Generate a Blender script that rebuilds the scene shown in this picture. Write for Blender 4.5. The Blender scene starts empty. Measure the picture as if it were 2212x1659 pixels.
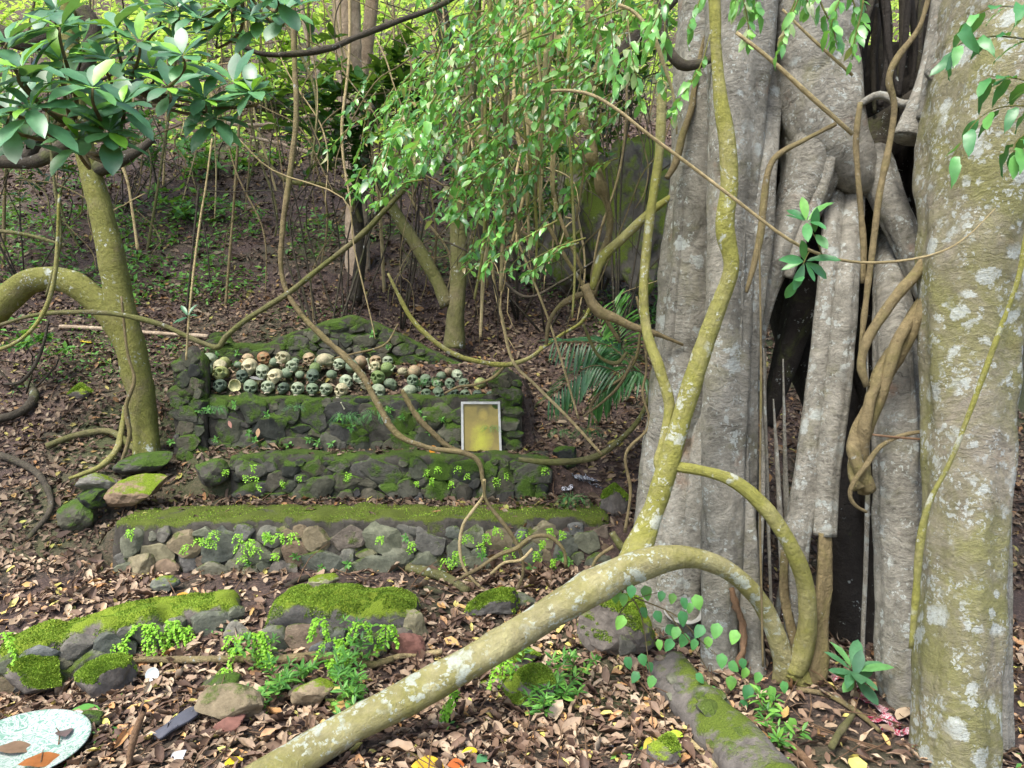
import bpy, math, random
import numpy as np
from mathutils import Vector

# ---------------------------------------------------------------- camera, light, exposure
scn = bpy.context.scene
COL = scn.collection
H, PITCH, F, CX, CY = 2.05, math.radians(4.0), 1580.0, 1106.0, 829.5
cam = bpy.data.objects.new('camera', bpy.data.cameras.new('camera')); COL.objects.link(cam)
cam.location = (0, 0, H); cam.rotation_euler = (math.pi/2 - PITCH, 0, 0)
cam.data.lens = 36*F/2212; cam.data.sensor_width = 36; cam.data.clip_start = .05; cam.data.clip_end = 1000
scn.camera = cam
SUN_EL, SUN_AZ = math.radians(58), math.radians(215)   # azimuth clockwise from +Y: behind the camera, to the left
w = bpy.data.worlds.new('World'); scn.world = w; w.use_nodes = True
sk = w.node_tree.nodes.new('ShaderNodeTexSky'); sk.sky_type = 'NISHITA'; sk.sun_disc = False
sk.sun_elevation = SUN_EL; sk.sun_rotation = SUN_AZ; sk.dust_density = 3; sk.ozone_density = .8; sk.air_density = .9
bg = w.node_tree.nodes['Background']; bg.inputs[1].default_value = .15
w.node_tree.links.new(sk.outputs[0], bg.inputs[0])
sl = bpy.data.lights.new('sun', 'SUN'); sl.energy = 1.7; sl.angle = math.radians(22); sl.color = (1, .97, .91)
so = bpy.data.objects.new('sun', sl); COL.objects.link(so)
sd = Vector((math.sin(SUN_AZ)*math.cos(SUN_EL), math.cos(SUN_AZ)*math.cos(SUN_EL), math.sin(SUN_EL)))
so.rotation_euler = sd.to_track_quat('Z', 'Y').to_euler()
scn.view_settings.view_transform = 'Standard'; scn.view_settings.look = 'None'
scn.view_settings.gamma = 1; scn.view_settings.exposure = 1.5

RG = np.random.default_rng(7); random.seed(7)
cP, sP = math.cos(PITCH), math.sin(PITCH)

# ---------------------------------------------------------------- maths helpers
def ray(px, py):
    a = (px-CX)/F; b = (CY-py)/F
    return np.array([a, cP + b*sP, -sP + b*cP])
def W(px, py, Y):                      # the point seen at (px, py) whose world y is Y
    d = ray(px, py); return np.array([0, 0, H]) + d*(Y/d[1])
def vnoise(P, f=1., seed=0.):
    P = np.asarray(P, float)*f + seed*3.17
    i = np.floor(P); r = P-i; r = r*r*(3-2*r); out = 0
    for dx in (0, 1):
        for dy in (0, 1):
            for dz in (0, 1):
                h = np.sin((i[..., 0]+dx)*127.1+(i[..., 1]+dy)*311.7+(i[..., 2]+dz)*74.7+seed)*43758.5453
                h = h-np.floor(h)
                out = out + h*np.where(dx, r[..., 0], 1-r[..., 0])*np.where(dy, r[..., 1], 1-r[..., 1])*np.where(dz, r[..., 2], 1-r[..., 2])
    return out*2-1
def fbm(P, f=1., seed=0., o=3):
    return sum(vnoise(P, f*2**k, seed+k*11)/2**k for k in range(o))
def sstep(a, b, x):
    t = np.clip((x-a)/(b-a), 0, 1); return t*t*(3-2*t)
IY = [-60, 2, 4.3, 4.95, 5.64, 5.68, 6.1, 6.42, 6.46, 6.75, 6.86, 6.90, 7.1, 7.38, 7.44, 8, 60, 400]
IZ = [-1, 0, 0, .17, .2, .5, .56, .58, .9, .95, .96, 1.44, 1.57, 1.74, 1.5, 1.72, 34, 150]
OY = [-60, 2, 4.2, 5.0, 5.6, 6.3, 6.9, 8, 60, 400]
OZ = [-1, 0, 0, .12, .28, .62, .96, 1.62, 34, 150]
def gz(x, y):
    x = np.asarray(x, float); y = np.asarray(y, float)
    a = np.interp(y, IY, IZ); b = np.interp(y, OY, OZ)
    xl = np.interp(y, [5, 5.6, 6.3, 6.5, 6.8, 7.4], [-3.3, -3.15, -3.2, -2.6, -3.05, -3.05])
    xr = np.interp(y, [5, 5.6, 6.3, 6.5, 6.8, 7.4], [1.2, .95, .9, .35, .1, .1])
    m = sstep(xl-.14, xl, x)*(1-sstep(xr, xr+.14, x))*(1-sstep(7.45, 8.0, y))
    P = np.stack([x, y, x*0], -1)
    n = .05*vnoise(P, .9, 3)*sstep(1, 5, y) + .018*vnoise(P, 4, 5) + np.clip(y-9, 0, 30)*.05*vnoise(P, .25, 9)
    right = sstep(.9, 2.2, x)*np.interp(y, [4, 5.5, 8], [0, -.25, -.35])     # the right side lies lower
    left = -.12*sstep(-1.8, -3.0, x)*sstep(5.0, 4.0, y)
    return a*m + b*(1-m) + n*np.where(m > .5, .35, 1) + right*(1-m) + left
def G(px, py, y0=2.2):                 # the ground point seen at (px, py)
    d = ray(px, py); Y = y0
    while Y < 80:
        p = np.array([0, 0, H]) + d*(Y/d[1])
        if p[2] < gz(p[0], p[1]): break
        Y += .015
    p[2] = gz(p[0], p[1]); return p
def crom(P, n):                        # Catmull-Rom through the rows of P, n samples per span
    P = np.asarray(P, float); Q = np.vstack([2*P[0]-P[1], P, 2*P[-1]-P[-2]]); out = []
    for i in range(1, len(Q)-2):
        t = np.linspace(0, 1, n, endpoint=False)[:, None]
        a, b, c, d = Q[i-1], Q[i], Q[i+1], Q[i+2]
        out.append(.5*((2*b)+(c-a)*t+(2*a-5*b+4*c-d)*t*t+(3*b-a-3*c+d)*t**3))
    out.append(P[-1:]); return np.vstack(out)
def nrm(v): return v/np.maximum(np.linalg.norm(v, axis=-1, keepdims=True), 1e-9)

# ---------------------------------------------------------------- mesh helpers
def merge(parts):                      # parts: (V, F, uv or None, rnd or None)
    V, Fs, U, R = [], [], [], []; o = 0
    for v, f, u, r in parts:
        V.append(v); Fs += [np.asarray(q)+o for q in f if len(q)]; o += len(v)
        U.append(u if u is not None else np.zeros((len(v), 2)))
        R.append(np.full(len(v), r if r is not None else 0.) if np.ndim(r) == 0 else r)
    return np.vstack(V), Fs, np.vstack(U), np.concatenate(R)
def mesh(name, V, Fs, mat, uv=None, rnd=None, smooth=True):
    me = bpy.data.meshes.new(name)
    me.vertices.add(len(V)); me.vertices.foreach_set('co', np.ascontiguousarray(V, dtype=np.float32).ravel())
    L = np.concatenate([np.asarray(f).ravel() for f in Fs]).astype(np.int32)
    n = np.concatenate([np.full(len(f), np.asarray(f).shape[1]) for f in Fs]).astype(np.int32)
    me.loops.add(len(L)); me.loops.foreach_set('vertex_index', L)
    me.polygons.add(len(n)); me.polygons.foreach_set('loop_start', np.concatenate([[0], np.cumsum(n)[:-1]]).astype(np.int32))
    me.polygons.foreach_set('loop_total', n)
    me.polygons.foreach_set('use_smooth', np.full(len(n), smooth))
    if uv is not None:
        l = me.uv_layers.new(name='UVMap'); l.data.foreach_set('uv', np.asarray(uv)[L].astype(np.float32).ravel())
    if rnd is not None:
        a = me.attributes.new('rnd', 'FLOAT', 'POINT'); a.data.foreach_set('value', np.asarray(rnd, dtype=np.float32))
    me.materials.append(mat); me.update(calc_edges=True); me.validate(); return me
def tag(o, label=None, cat=None, group=None, kind=None):
    if label: o['label'] = label
    if cat: o['category'] = cat
    if group: o['group'] = group
    if kind: o['kind'] = kind
    return o
def obj(name, V, Fs, mat, parent=None, uv=None, rnd=None, smooth=True, base=None):
    V = np.asarray(V, float)
    if parent is not None: off = np.array(parent['_o'])
    else:
        off = np.array(base) if base is not None else np.array([V[:, 0].mean(), V[:, 1].mean(), V[:, 2].min()])
    o = bpy.data.objects.new(name, mesh(name, V-off, Fs, mat, uv, rnd, smooth)); COL.objects.link(o)
    if parent is not None: o.parent = parent; o['_o'] = list(map(float, off))
    else: o.location = off; o['_o'] = list(map(float, off))
    return o
def empty(name, loc, label, cat, group=None):
    o = bpy.data.objects.new(name, None); COL.objects.link(o); o.location = loc; o['_o'] = list(map(float, loc))
    o.empty_display_size = .1
    return tag(o, label, cat, group)
def struct(o): o['kind'] = 'structure'; return o
def scatter(tv, tf, pos, R, sc, rnd):
    tv = np.asarray(tv, float); N = len(pos); K = len(tv)
    sc = np.asarray(sc, float);  sc = sc[:, None] if sc.ndim == 1 else sc
    loc = tv[None]*sc[:, None, :]
    V = np.einsum('nij,nkj->nki', R, loc) + pos[:, None, :]
    Fs = [(np.asarray(f)[None]+(np.arange(N)*K)[:, None, None]).reshape(-1, np.asarray(f).shape[1]) for f in tf]
    return V.reshape(-1, 3), Fs, None, np.repeat(rnd, K)
def frames(axis, up):                  # columns: side, axis, normal
    a = nrm(axis); s = nrm(np.cross(a, up)); n = np.cross(s, a)
    return np.stack([s, a, n], -1)
# leaf templates, tip along +y, unit length
LEAF_LO = ([(0, 0, 0), (-.22, .45, .06), (0, 1, -.08), (.22, .45, .06), (0, .5, -.02)], [np.array([(0, 4, 1), (1, 4, 2), (0, 3, 4), (4, 3, 2)])])
def leaf_hi(wd=.22, fold=.25, droop=.35, n=6, wav=0., peak=.5):
    V = []; Fq = []
    for i in range(n+1):
        t = i/n; wv = wd*math.sin(math.pi*t**(math.log(.5)/math.log(peak)))**.75 + (.008 if 0 < t < 1 else 0)
        z = -droop*t*t; k = wav*math.sin(i*2.3)
        V += [(-wv, t, z+wv*fold+k), (0, t, z), (wv, t, z+wv*fold-k)]
    for i in range(n):
        a = i*3; Fq += [(a, a+1, a+4, a+3), (a+1, a+2, a+5, a+4)]
    return V, [np.array(Fq)]
BIG = leaf_hi(.2, .22, .22, 7, .012, .56); MID = leaf_hi(.24, .3, .3, 4, .02, .42); LANCE = leaf_hi(.12, .3, .3, 5)
HEART = leaf_hi(.42, .25, .2, 5, .0, .34); LIT = leaf_hi(.23, .55, -.18, 3, .06); CURL = leaf_hi(.2, 1.1, -.35, 4, .05)
FAN = leaf_hi(.48, .1, .05, 3, .03, .62)

def tube_data(P, r, sides=12, step=.05, flutes=(), bump=.06, bf=9., seed=0., cap=True, twist=0., flat=None):
    """P: control points, r: radii there; returns (V, F, uv)"""
    P = np.asarray(P, float); C = np.column_stack([P, r])
    length = np.linalg.norm(np.diff(P, axis=0), axis=1).sum()
    n = max(2, int(math.ceil(length/step/(len(P)-1)))); C = crom(C, n); P = C[:, :3]; r = np.maximum(C[:, 3], .0008)
    T = nrm(np.gradient(P, axis=0)); s = np.array([0, 1., 0])
    S = []
    for t in T:
        s = s - t*np.dot(s, t)
        if np.linalg.norm(s) < 1e-4: s = np.cross(t, (1, 0, .3))
        s = s/np.linalg.norm(s); S.append(s)
    S = np.array(S); B = np.cross(T, S); L = np.concatenate([[0], np.cumsum(np.linalg.norm(np.diff(P, axis=0), axis=1))])
    a = np.linspace(0, 2*math.pi, sides+1); A = a[None, :] + twist*L[:, None]
    dirn = np.cos(A)[..., None]*S[:, None] + np.sin(A)[..., None]*B[:, None]
    R = r[:, None]*np.ones_like(a)[None]
    base = P[:, None]+dirn*R[..., None]
    m = np.ones_like(R)
    for k, am, ph in flutes:
        m = m + am*np.cos(k*A + ph + 1.2*vnoise(P*1.0, .8, seed+k)[:, None])
    if bump: m = m + bump*fbm(base, bf, seed, 3) + bump*.9*vnoise(base, bf*.3, seed+5)
    V = P[:, None]+dirn*(R*m)[..., None]
    V[:, -1] = V[:, 0]
    K = sides+1; M = len(P); i = np.arange(M-1)[:, None]; j = np.arange(sides)[None]
    q = np.stack([i*K+j, i*K+j+1, (i+1)*K+j+1, (i+1)*K+j], -1).reshape(-1, 4)
    uv = np.stack([np.broadcast_to(a/(2*math.pi), (M, K)), np.broadcast_to(L[:, None], (M, K))], -1).reshape(-1, 2)
    V = V.reshape(-1, 3); Fs = [q]
    if cap:
        V = np.vstack([V, P[:1], P[-1:]]); uv = np.vstack([uv, [[0, 0], [0, L[-1]]]]); c0 = M*K; c1 = c0+1; j = np.arange(sides)
        Fs.append(np.vstack([np.stack([np.full(sides, c0), j+1, j], -1), np.stack([np.full(sides, c1), (M-1)*K+j, (M-1)*K+j+1], -1)]))
    return V, Fs, uv, None
def pxs(L, Y=None):                    # [(px,py,[Y],rpx)...] -> world points, radii
    P, r = [], []
    for q in L:
        px, py, rp = q[0], q[1], q[-1]; y = q[2] if len(q) == 4 else Y
        P.append(W(px, py, y)); r.append(rp/F*y)
    return np.array(P), np.array(r)
def td(L, Y=None, **k):
    P, r = pxs(L, Y); return tube_data(P, r, **k)
def tube(name, L, Y, mat, parent=None, **k):
    V, f, uv, _ = td(L, Y, **k)
    return obj(name, V, f, mat, parent, uv=uv)

# rocks
def icos(sub):
    import bmesh
    bm = bmesh.new(); bmesh.ops.create_icosphere(bm, subdivisions=sub, radius=1)
    V = np.array([v.co[:] for v in bm.verts]); Fc = np.array([[v.index for v in f.verts] for f in bm.faces]); bm.free(); return V, Fc
ICO = {s: icos(s) for s in (1, 2, 3, 4)}
def rock_data(size, seed, sub=3, cuts=9, rough=.05, lo=.55, hi=.92, front=None):
    rs = np.random.default_rng(seed); V, f = ICO[sub]; V = V.copy()
    if front: V[:, 1] = np.maximum(V[:, 1], -front)
    for _ in range(cuts):
        n = nrm(rs.normal(size=3)); c = rs.uniform(lo, hi); d = V@n
        V = V - np.clip(d-c, 0, None)[:, None]*n*.92
    V = V*(1+rough*fbm(V, 2.2, seed % 97, 3))[:, None]
    return V*np.asarray(size), [f], None, None

# ---------------------------------------------------------------- materials
def newmat(name):
    m = bpy.data.materials.new(name); m.use_nodes = True; nt = m.node_tree
    return m, nt, nt.nodes['Principled BSDF']
def nd(nt, typ, ins={}, **props):
    n = nt.nodes.new(typ)
    for k, v in props.items(): setattr(n, k, v)
    for k, v in ins.items():
        if hasattr(v, 'node'): nt.links.new(v, n.inputs[k])
        elif v is not None: n.inputs[k].default_value = v
    return n
def c4(c): return (c[0], c[1], c[2], 1)
def mix(nt, fac, a, b, mode='MIX'):
    n = nt.nodes.new('ShaderNodeMix'); n.data_type = 'RGBA'; n.blend_type = mode
    for i, v in ((0, fac), (6, a), (7, b)):
        if hasattr(v, 'node'): nt.links.new(v, n.inputs[i])
        else: n.inputs[i].default_value = v if i == 0 else c4(v)
    return n.outputs[2]
def math_(nt, op, a, b=0, c=None):
    n = nd(nt, 'ShaderNodeMath', operation=op)
    for i, v in enumerate((a, b, c)):
        if v is None: continue
        if hasattr(v, 'node'): nt.links.new(v, n.inputs[i])
        else: n.inputs[i].default_value = v
    return n.outputs[0]
def ramp(nt, fac, stops, interp='LINEAR'):
    n = nt.nodes.new('ShaderNodeValToRGB'); cr = n.color_ramp; cr.interpolation = interp
    while len(cr.elements) < len(stops): cr.elements.new(.5)
    for e, (p, c) in zip(cr.elements, stops): e.position = p; e.color = c4(c) if np.ndim(c) else (c, c, c, 1)
    nt.links.new(fac, n.inputs[0]); return n.outputs[0]
def coords(nt, kind='Object', scale=(1, 1, 1)):
    tc = nt.nodes.new('ShaderNodeTexCoord'); mp = nd(nt, 'ShaderNodeMapping', {'Vector': tc.outputs[kind], 'Scale': scale}); return mp.outputs[0]
def noise(nt, vec, scale, detail=4, rough=.6, dist=0.):
    return nd(nt, 'ShaderNodeTexNoise', {'Vector': vec, 'Scale': scale, 'Detail': detail, 'Roughness': rough, 'Distortion': dist}).outputs[0]
def bump(nt, p, h, strength, dist=.02):
    b = nd(nt, 'ShaderNodeBump', {'Height': h, 'Strength': strength, 'Distance': dist}); nt.links.new(b.outputs[0], p.inputs['Normal'])
def geo_z(nt):
    g = nt.nodes.new('ShaderNodeNewGeometry'); s = nd(nt, 'ShaderNodeSeparateXYZ', {0: g.outputs['Normal']}); return s.outputs[2]

def bark(name, c1, c2, green=(.12, .15, .03), ga=.5, lichen=.3, wr=1., orange=0., lsc=7., rough=.85, lc=(.5, .54, .5)):
    """ga: how much of it is algae green (0..1), lichen: how much is crusted white (0..1), wr: cross wrinkles"""
    m, nt, p = newmat(name); co = coords(nt)
    big_ = noise(nt, co, 3.5, 8, .7, .6)
    col = ramp(nt, big_, [(.3, tuple(.8*x for x in c1)), (.5, tuple(.5*(x+y) for x, y in zip(c1, c2))), (.72, c2)])
    jit = math_(nt, 'MULTIPLY', noise(nt, co, 6, 3), 7.)
    uvm = nd(nt, 'ShaderNodeVectorMath', {0: coords(nt, 'UV', (7, 48, 1)), 1: nd(nt, 'ShaderNodeCombineXYZ', {1: jit}).outputs[0]}, operation='ADD').outputs[0]
    wrn = noise(nt, uvm, 1, 6, .75, .8)
    wmask = ramp(nt, noise(nt, co, 2.6, 3), [(.35, .15), (.65, 1)])
    long_ = noise(nt, coords(nt, 'UV', (20, 2.5, 1)), 1, 5, .7)
    col = mix(nt, math_(nt, 'MULTIPLY', wmask, .5*wr), col, ramp(nt, wrn, [(.34, tuple(.3*x for x in c1)), (.5, tuple(.9*x for x in c2)), (.7, tuple(min(1, 1.15*x) for x in c2))]), 'MIX')
    col = mix(nt, .55, col, mix(nt, 1, col, ramp(nt, noise(nt, co, 22, 8, .8), [(.3, .45), (.7, 1.5)]), 'MULTIPLY'))
    if orange: col = mix(nt, ramp(nt, noise(nt, co, 3.2, 4), [(.63, 0), (.74, orange)]), col, (.36, .16, .07))
    gm = ramp(nt, noise(nt, co, 2.3, 8, .72, .5), [(.70-.5*ga, 0), (.92-.5*ga, 1)])
    col = mix(nt, math_(nt, 'MULTIPLY', gm, .8), col, mix(nt, noise(nt, co, 34, 5, .7), tuple(.35*x for x in green), tuple(1.7*x for x in green)))
    if lichen:
        warp = nd(nt, 'ShaderNodeTexNoise', {'Vector': co, 'Scale': lsc*1.6, 'Detail': 6, 'Roughness': .7})
        wv2 = nd(nt, 'ShaderNodeVectorMath', {0: warp.outputs[1]}, operation='SCALE'); wv2.inputs['Scale'].default_value = 1.1/lsc
        wv3 = nd(nt, 'ShaderNodeVectorMath', {0: co, 1: wv2.outputs[0]}, operation='ADD').outputs[0]
        masks = []
        for k_, (sc_, th) in enumerate(((lsc*.8, .30), (lsc*1.9, .33), (lsc*4.5, .36))):
            v = nd(nt, 'ShaderNodeTexVoronoi', {'Vector': wv3, 'Scale': sc_, 'Randomness': 1}).outputs[0]
            d = ramp(nt, v, [(th*(.45+.55*lichen), 1), (th*(.62+.6*lichen), 0)])
            z = ramp(nt, noise(nt, co, 2.2+1.9*k_, 3), [(.60-.16*lichen, 0), (.66-.14*lichen, 1)])
            masks.append(math_(nt, 'MULTIPLY', d, z))
        lm = math_(nt, 'MAXIMUM', math_(nt, 'MAXIMUM', masks[0], masks[1]), masks[2])
        lm = math_(nt, 'MULTIPLY', lm, ramp(nt, noise(nt, co, 70, 4, .7), [(.3, .35), (.55, .9)]))
        lcol = mix(nt, noise(nt, co, 9, 4), tuple(.62*x for x in lc), tuple(min(.8, 1.25*x) for x in lc))
        col = mix(nt, lm, col, lcol)
    nt.links.new(col, p.inputs['Base Color']); p.inputs['Roughness'].default_value = rough
    p.inputs['Specular IOR Level'].default_value = .25
    h = math_(nt, 'ADD', math_(nt, 'MULTIPLY', math_(nt, 'MULTIPLY', wrn, wmask), 1.*wr), math_(nt, 'ADD', math_(nt, 'MULTIPLY', long_, .5), math_(nt, 'ADD', noise(nt, co, 24, 8, .75), math_(nt, 'MULTIPLY', big_, 2.))))
    bump(nt, p, h, .95, .026)
    return m
def rockmat(name, stops, moss=.4, mossc=(.09, .15, .012), sc=5., top=.5, spk=.0):
    m, nt, p = newmat(name); co = coords(nt)
    at = nd(nt, 'ShaderNodeAttribute', attribute_name='rnd'); oi = nt.nodes.new('ShaderNodeObjectInfo')
    f = math_(nt, 'FRACT', math_(nt, 'ADD', at.outputs['Fac'], oi.outputs['Random']))
    col = ramp(nt, f, stops)
    n1 = noise(nt, co, sc*3, 8, .7)
    col = mix(nt, 1, col, ramp(nt, n1, [(.25, .45), (.75, 1.45)]), 'MULTIPLY')
    g = math_(nt, 'ADD', math_(nt, 'MULTIPLY', geo_z(nt), top*.5), noise(nt, co, sc*.9, 6, .65))
    mm = ramp(nt, g, [(.85-.42*moss, 0), (.95-.42*moss, 1)])
    fine = noise(nt, co, 110, 3, .6)
    mc = mix(nt, fine, tuple(.35*x for x in mossc), tuple(1.75*x for x in mossc))
    col = mix(nt, mm, col, mc)
    if spk: col = mix(nt, ramp(nt, noise(nt, co, sc*5, 3), [(.7, 0), (.74, spk)]), col, (.5, .52, .46))
    nt.links.new(col, p.inputs['Base Color']); p.inputs['Roughness'].default_value = .9; p.inputs['Specular IOR Level'].default_value = .2
    bump(nt, p, math_(nt, 'ADD', n1, math_(nt, 'MULTIPLY', math_(nt, 'MULTIPLY', fine, mm), 1.2)), .8, .02)
    return m
def leafmat(name, stops, rough=.42, trans=.3, spec=.5, tcol=(.25, .45, .03)):
    m, nt, p = newmat(name); at = nd(nt, 'ShaderNodeAttribute', attribute_name='rnd')
    col = ramp(nt, at.outputs['Fac'], stops)
    col = mix(nt, 1, col, ramp(nt, noise(nt, coords(nt), 26, 3), [(.25, .75), (.75, 1.25)]), 'MULTIPLY')
    nt.links.new(col, p.inputs['Base Color']); p.inputs['Roughness'].default_value = rough; p.inputs['Specular IOR Level'].default_value = spec
    if trans:
        tr = nd(nt, 'ShaderNodeBsdfTranslucent', {0: mix(nt, .6, col, tcol)})
        ms = nd(nt, 'ShaderNodeMixShader', {0: trans, 1: p.outputs[0], 2: tr.outputs[0]})
        nt.links.new(ms.outputs[0], nt.nodes['Material Output'].inputs[0])
    return m
def plain(name, c, rough=.6, var=.25, sc=20, metal=0, spec=.4):
    m, nt, p = newmat(name); n = noise(nt, coords(nt), sc, 5)
    nt.links.new(mix(nt, n, tuple(x*(1-var) for x in c), tuple(min(1, x*(1+var)) for x in c)), p.inputs['Base Color'])
    p.inputs['Roughness'].default_value = rough; p.inputs['Metallic'].default_value = metal; p.inputs['Specular IOR Level'].default_value = spec
    bump(nt, p, n, .3, .005); return m

M = {}
M['banyan'] = bark('banyan_bark', (.08, .075, .055), (.41, .39, .325), ga=.32, green=(.19, .185, .07), lichen=.6, wr=1.15, orange=.4)
M['banyan_moss'] = bark('banyan_bark_green', (.15, .13, .09), (.36, .325, .25), ga=.66, green=(.2, .2, .065), lichen=.8, wr=1.2, orange=.35, lsc=8)
M['banyan_shade'] = bark('banyan_bark_shade', (.02, .017, .014), (.05, .043, .035), ga=.25, lichen=.1, wr=.6)  # near-black: the darkness of the fig's hollow and fork put into the colour
M['yellow'] = bark('yellow_green_bark', (.2, .18, .08), (.40, .37, .17), ga=.72, green=(.25, .25, .045), lichen=.5, wr=.4, lsc=6, lc=(.55, .58, .5))
M['log'] = bark('lichen_log_bark', (.20, .175, .09), (.42, .39, .2), ga=.6, green=(.23, .22, .055), lichen=.75, wr=.35, lsc=5, lc=(.5, .55, .47))
M['mossy'] = bark('mossy_bark', (.11, .10, .05), (.22, .19, .10), ga=.7, green=(.12, .13, .035), lichen=.25, wr=.3)
M['lefttree'] = bark('left_tree_bark', (.13, .11, .06), (.27, .22, .13), ga=.88, green=(.17, .18, .035), lichen=.3, wr=.25, orange=.2)
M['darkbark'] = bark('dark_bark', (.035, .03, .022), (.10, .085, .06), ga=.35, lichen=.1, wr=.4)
M['palebark'] = bark('pale_bark', (.36, .26, .17), (.62, .5, .36), ga=.08, lichen=0, wr=0)
M['vine'] = bark('vine_bark', (.15, .115, .06), (.30, .24, .12), ga=.4, green=(.18, .18, .04), lichen=.15, wr=.6)
M['tan'] = bark('tan_stick', (.42, .33, .15), (.62, .5, .27), ga=.15, green=(.4, .4, .12), lichen=0, wr=.25)
M['brownstick'] = bark('brown_stick', (.16, .09, .05), (.3, .19, .11), ga=.05, lichen=0, wr=.4)
STN = [(0, (.05, .055, .05)), (.25, (.11, .12, .085)), (.45, (.17, .155, .11)), (.62, (.085, .085, .08)), (.8, (.2, .2, .14)), (1, (.13, .125, .12))]
STP = [(0, (.12, .13, .11)), (.3, (.2, .21, .14)), (.55, (.15, .14, .13)), (.75, (.26, .25, .15)), (.9, (.24, .17, .11)), (1, (.17, .18, .17))]
M['stone'] = rockmat('dark_field_stone', [(p_, tuple(.5*x for x in c_)) for p_, c_ in STN], moss=.82, mossc=(.055, .10, .015), top=.3)
M['stone_pale'] = rockmat('pale_field_stone', [(p_, tuple(.75*x for x in c_)) for p_, c_ in STP], moss=.6, mossc=(.075, .11, .02), top=.3, spk=.25)
M['mortar'] = rockmat('mossy_mortar', [(0, (.045, .043, .035)), (1, (.05, .045, .037))], moss=.8, mossc=(.05, .085, .014), top=.25)
M['mortar2'] = rockmat('pale_mortar', [(0, (.06, .055, .045)), (1, (.085, .075, .06))], moss=.62, mossc=(.085, .11, .018), top=.6)
M['moss'] = rockmat('thick_moss_stone', [(0, (.1, .095, .085)), (1, (.15, .13, .11))], moss=.62, mossc=(.17, .235, .022), top=.75)
M['boulder'] = rockmat('boulder_stone', STP, moss=.35, mossc=(.14, .2, .015), top=.7, spk=.3)
M['cliff'] = rockmat('cliff_rock', [(0, (.10, .095, .08)), (1, (.19, .17, .145))], moss=.93, mossc=(.13, .18, .03), sc=3.2, top=.1, spk=.4)
M['lava'] = plain('red_lava_stone', (.17, .08, .06), .95, .4, 40)
M['ground'], nt, p = newmat('forest_soil')
co = coords(nt); c = ramp(nt, noise(nt, co, 3, 8, .7), [(.3, (.028, .019, .016)), (.7, (.10, .066, .052))])
c = mix(nt, ramp(nt, noise(nt, co, 45, 4, .7), [(.5, 0), (.62, .8)]), c, (.17, .11, .085))
c = mix(nt, ramp(nt, noise(nt, co, .35, 4, .6), [(.5, 0), (.62, .6)]), c, (.06, .09, .02))
nt.links.new(c, p.inputs['Base Color']); p.inputs['Roughness'].default_value = .95; bump(nt, p, noise(nt, co, 40, 8, .75), 1, .03)
LITS = [(0, (.07, .042, .03)), (.2, (.13, .08, .052)), (.42, (.22, .15, .10)), (.62, (.32, .235, .155)), (.82, (.42, .33, .225)), (.9, (.46, .24, .10)), (.965, (.5, .42, .13)), (1, (.5, .5, .12))]
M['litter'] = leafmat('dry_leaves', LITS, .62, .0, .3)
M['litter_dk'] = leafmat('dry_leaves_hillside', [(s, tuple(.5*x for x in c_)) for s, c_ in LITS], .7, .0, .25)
M['bigleaf'] = leafmat('glossy_broad_leaves', [(0, (.04, .13, .06)), (.55, (.08, .23, .10)), (.8, (.12, .31, .09)), (.86, (.2, .46, .04)), (.985, (.26, .55, .05)), (1, (.6, .5, .04))], .42, .25, .8)
M['climber'] = leafmat('climber_leaves', [(0, (.05, .15, .05)), (.3, (.09, .27, .07)), (.6, (.16, .43, .09)), (.88, (.27, .58, .12)), (.95, (.5, .58, .32)), (.98, (.4, .3, .12)), (1, (.3, .2, .1))], .36, .4, 1., (.28, .6, .06))
M['darkleaf'] = leafmat('dark_shrub_leaves', [(0, (.014, .05, .012)), (.6, (.035, .12, .02)), (.9, (.07, .22, .03)), (1, (.16, .36, .05))], .42, .25, .5)
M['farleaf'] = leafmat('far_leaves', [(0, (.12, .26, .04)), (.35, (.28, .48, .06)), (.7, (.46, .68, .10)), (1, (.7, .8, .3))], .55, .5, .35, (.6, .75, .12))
M['herb'] = leafmat('herb_leaves', [(0, (.04, .14, .03)), (.6, (.10, .28, .045)), (1, (.22, .46, .07))], .5, .3, .4)
M['fernlime'] = leafmat('lime_fern_leaves', [(0, (.18, .42, .03)), (1, (.34, .66, .06))], .55, .3, .3)
M['fern'] = leafmat('green_fern_leaves', [(0, (.03, .12, .03)), (1, (.08, .26, .06))], .5, .25, .4)
M['palm'] = leafmat('palm_leaves', [(0, (.025, .1, .04)), (.6, (.06, .2, .06)), (1, (.13, .36, .04))], .36, .25, .6)
M['heart'] = leafmat('heart_vine_leaves', [(0, (.03, .15, .05)), (.6, (.07, .26, .08)), (1, (.2, .46, .08))], .4, .3, .6)
M['added_canopy'] = leafmat('added_canopy_leaves', [(0, (.02, .07, .015)), (1, (.06, .16, .03))], .5, .25, .4)

# ---------------------------------------------------------------- ground
xs = np.concatenate([np.linspace(-160, -9, 30), np.arange(-8.8, 8.8, .055), np.linspace(9, 160, 30)])
ys = np.concatenate([np.linspace(-60, 2, 16), np.arange(2.1, 8.6, .03), np.arange(8.6, 16, .1), np.linspace(16.2, 60, 70), np.linspace(64, 400, 30)])
X, Y = np.meshgrid(xs, ys); Z = gz(X, Y)
V = np.stack([X, Y, Z], -1).reshape(-1, 3); K = len(xs); i = np.arange(len(ys)-1)[:, None]; j = np.arange(K-1)[None]
struct(obj('ground', V, [np.stack([i*K+j, i*K+j+1, (i+1)*K+j+1, (i+1)*K+j], -1).reshape(-1, 4)], M['ground'], base=(0, 0, 0)))

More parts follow.
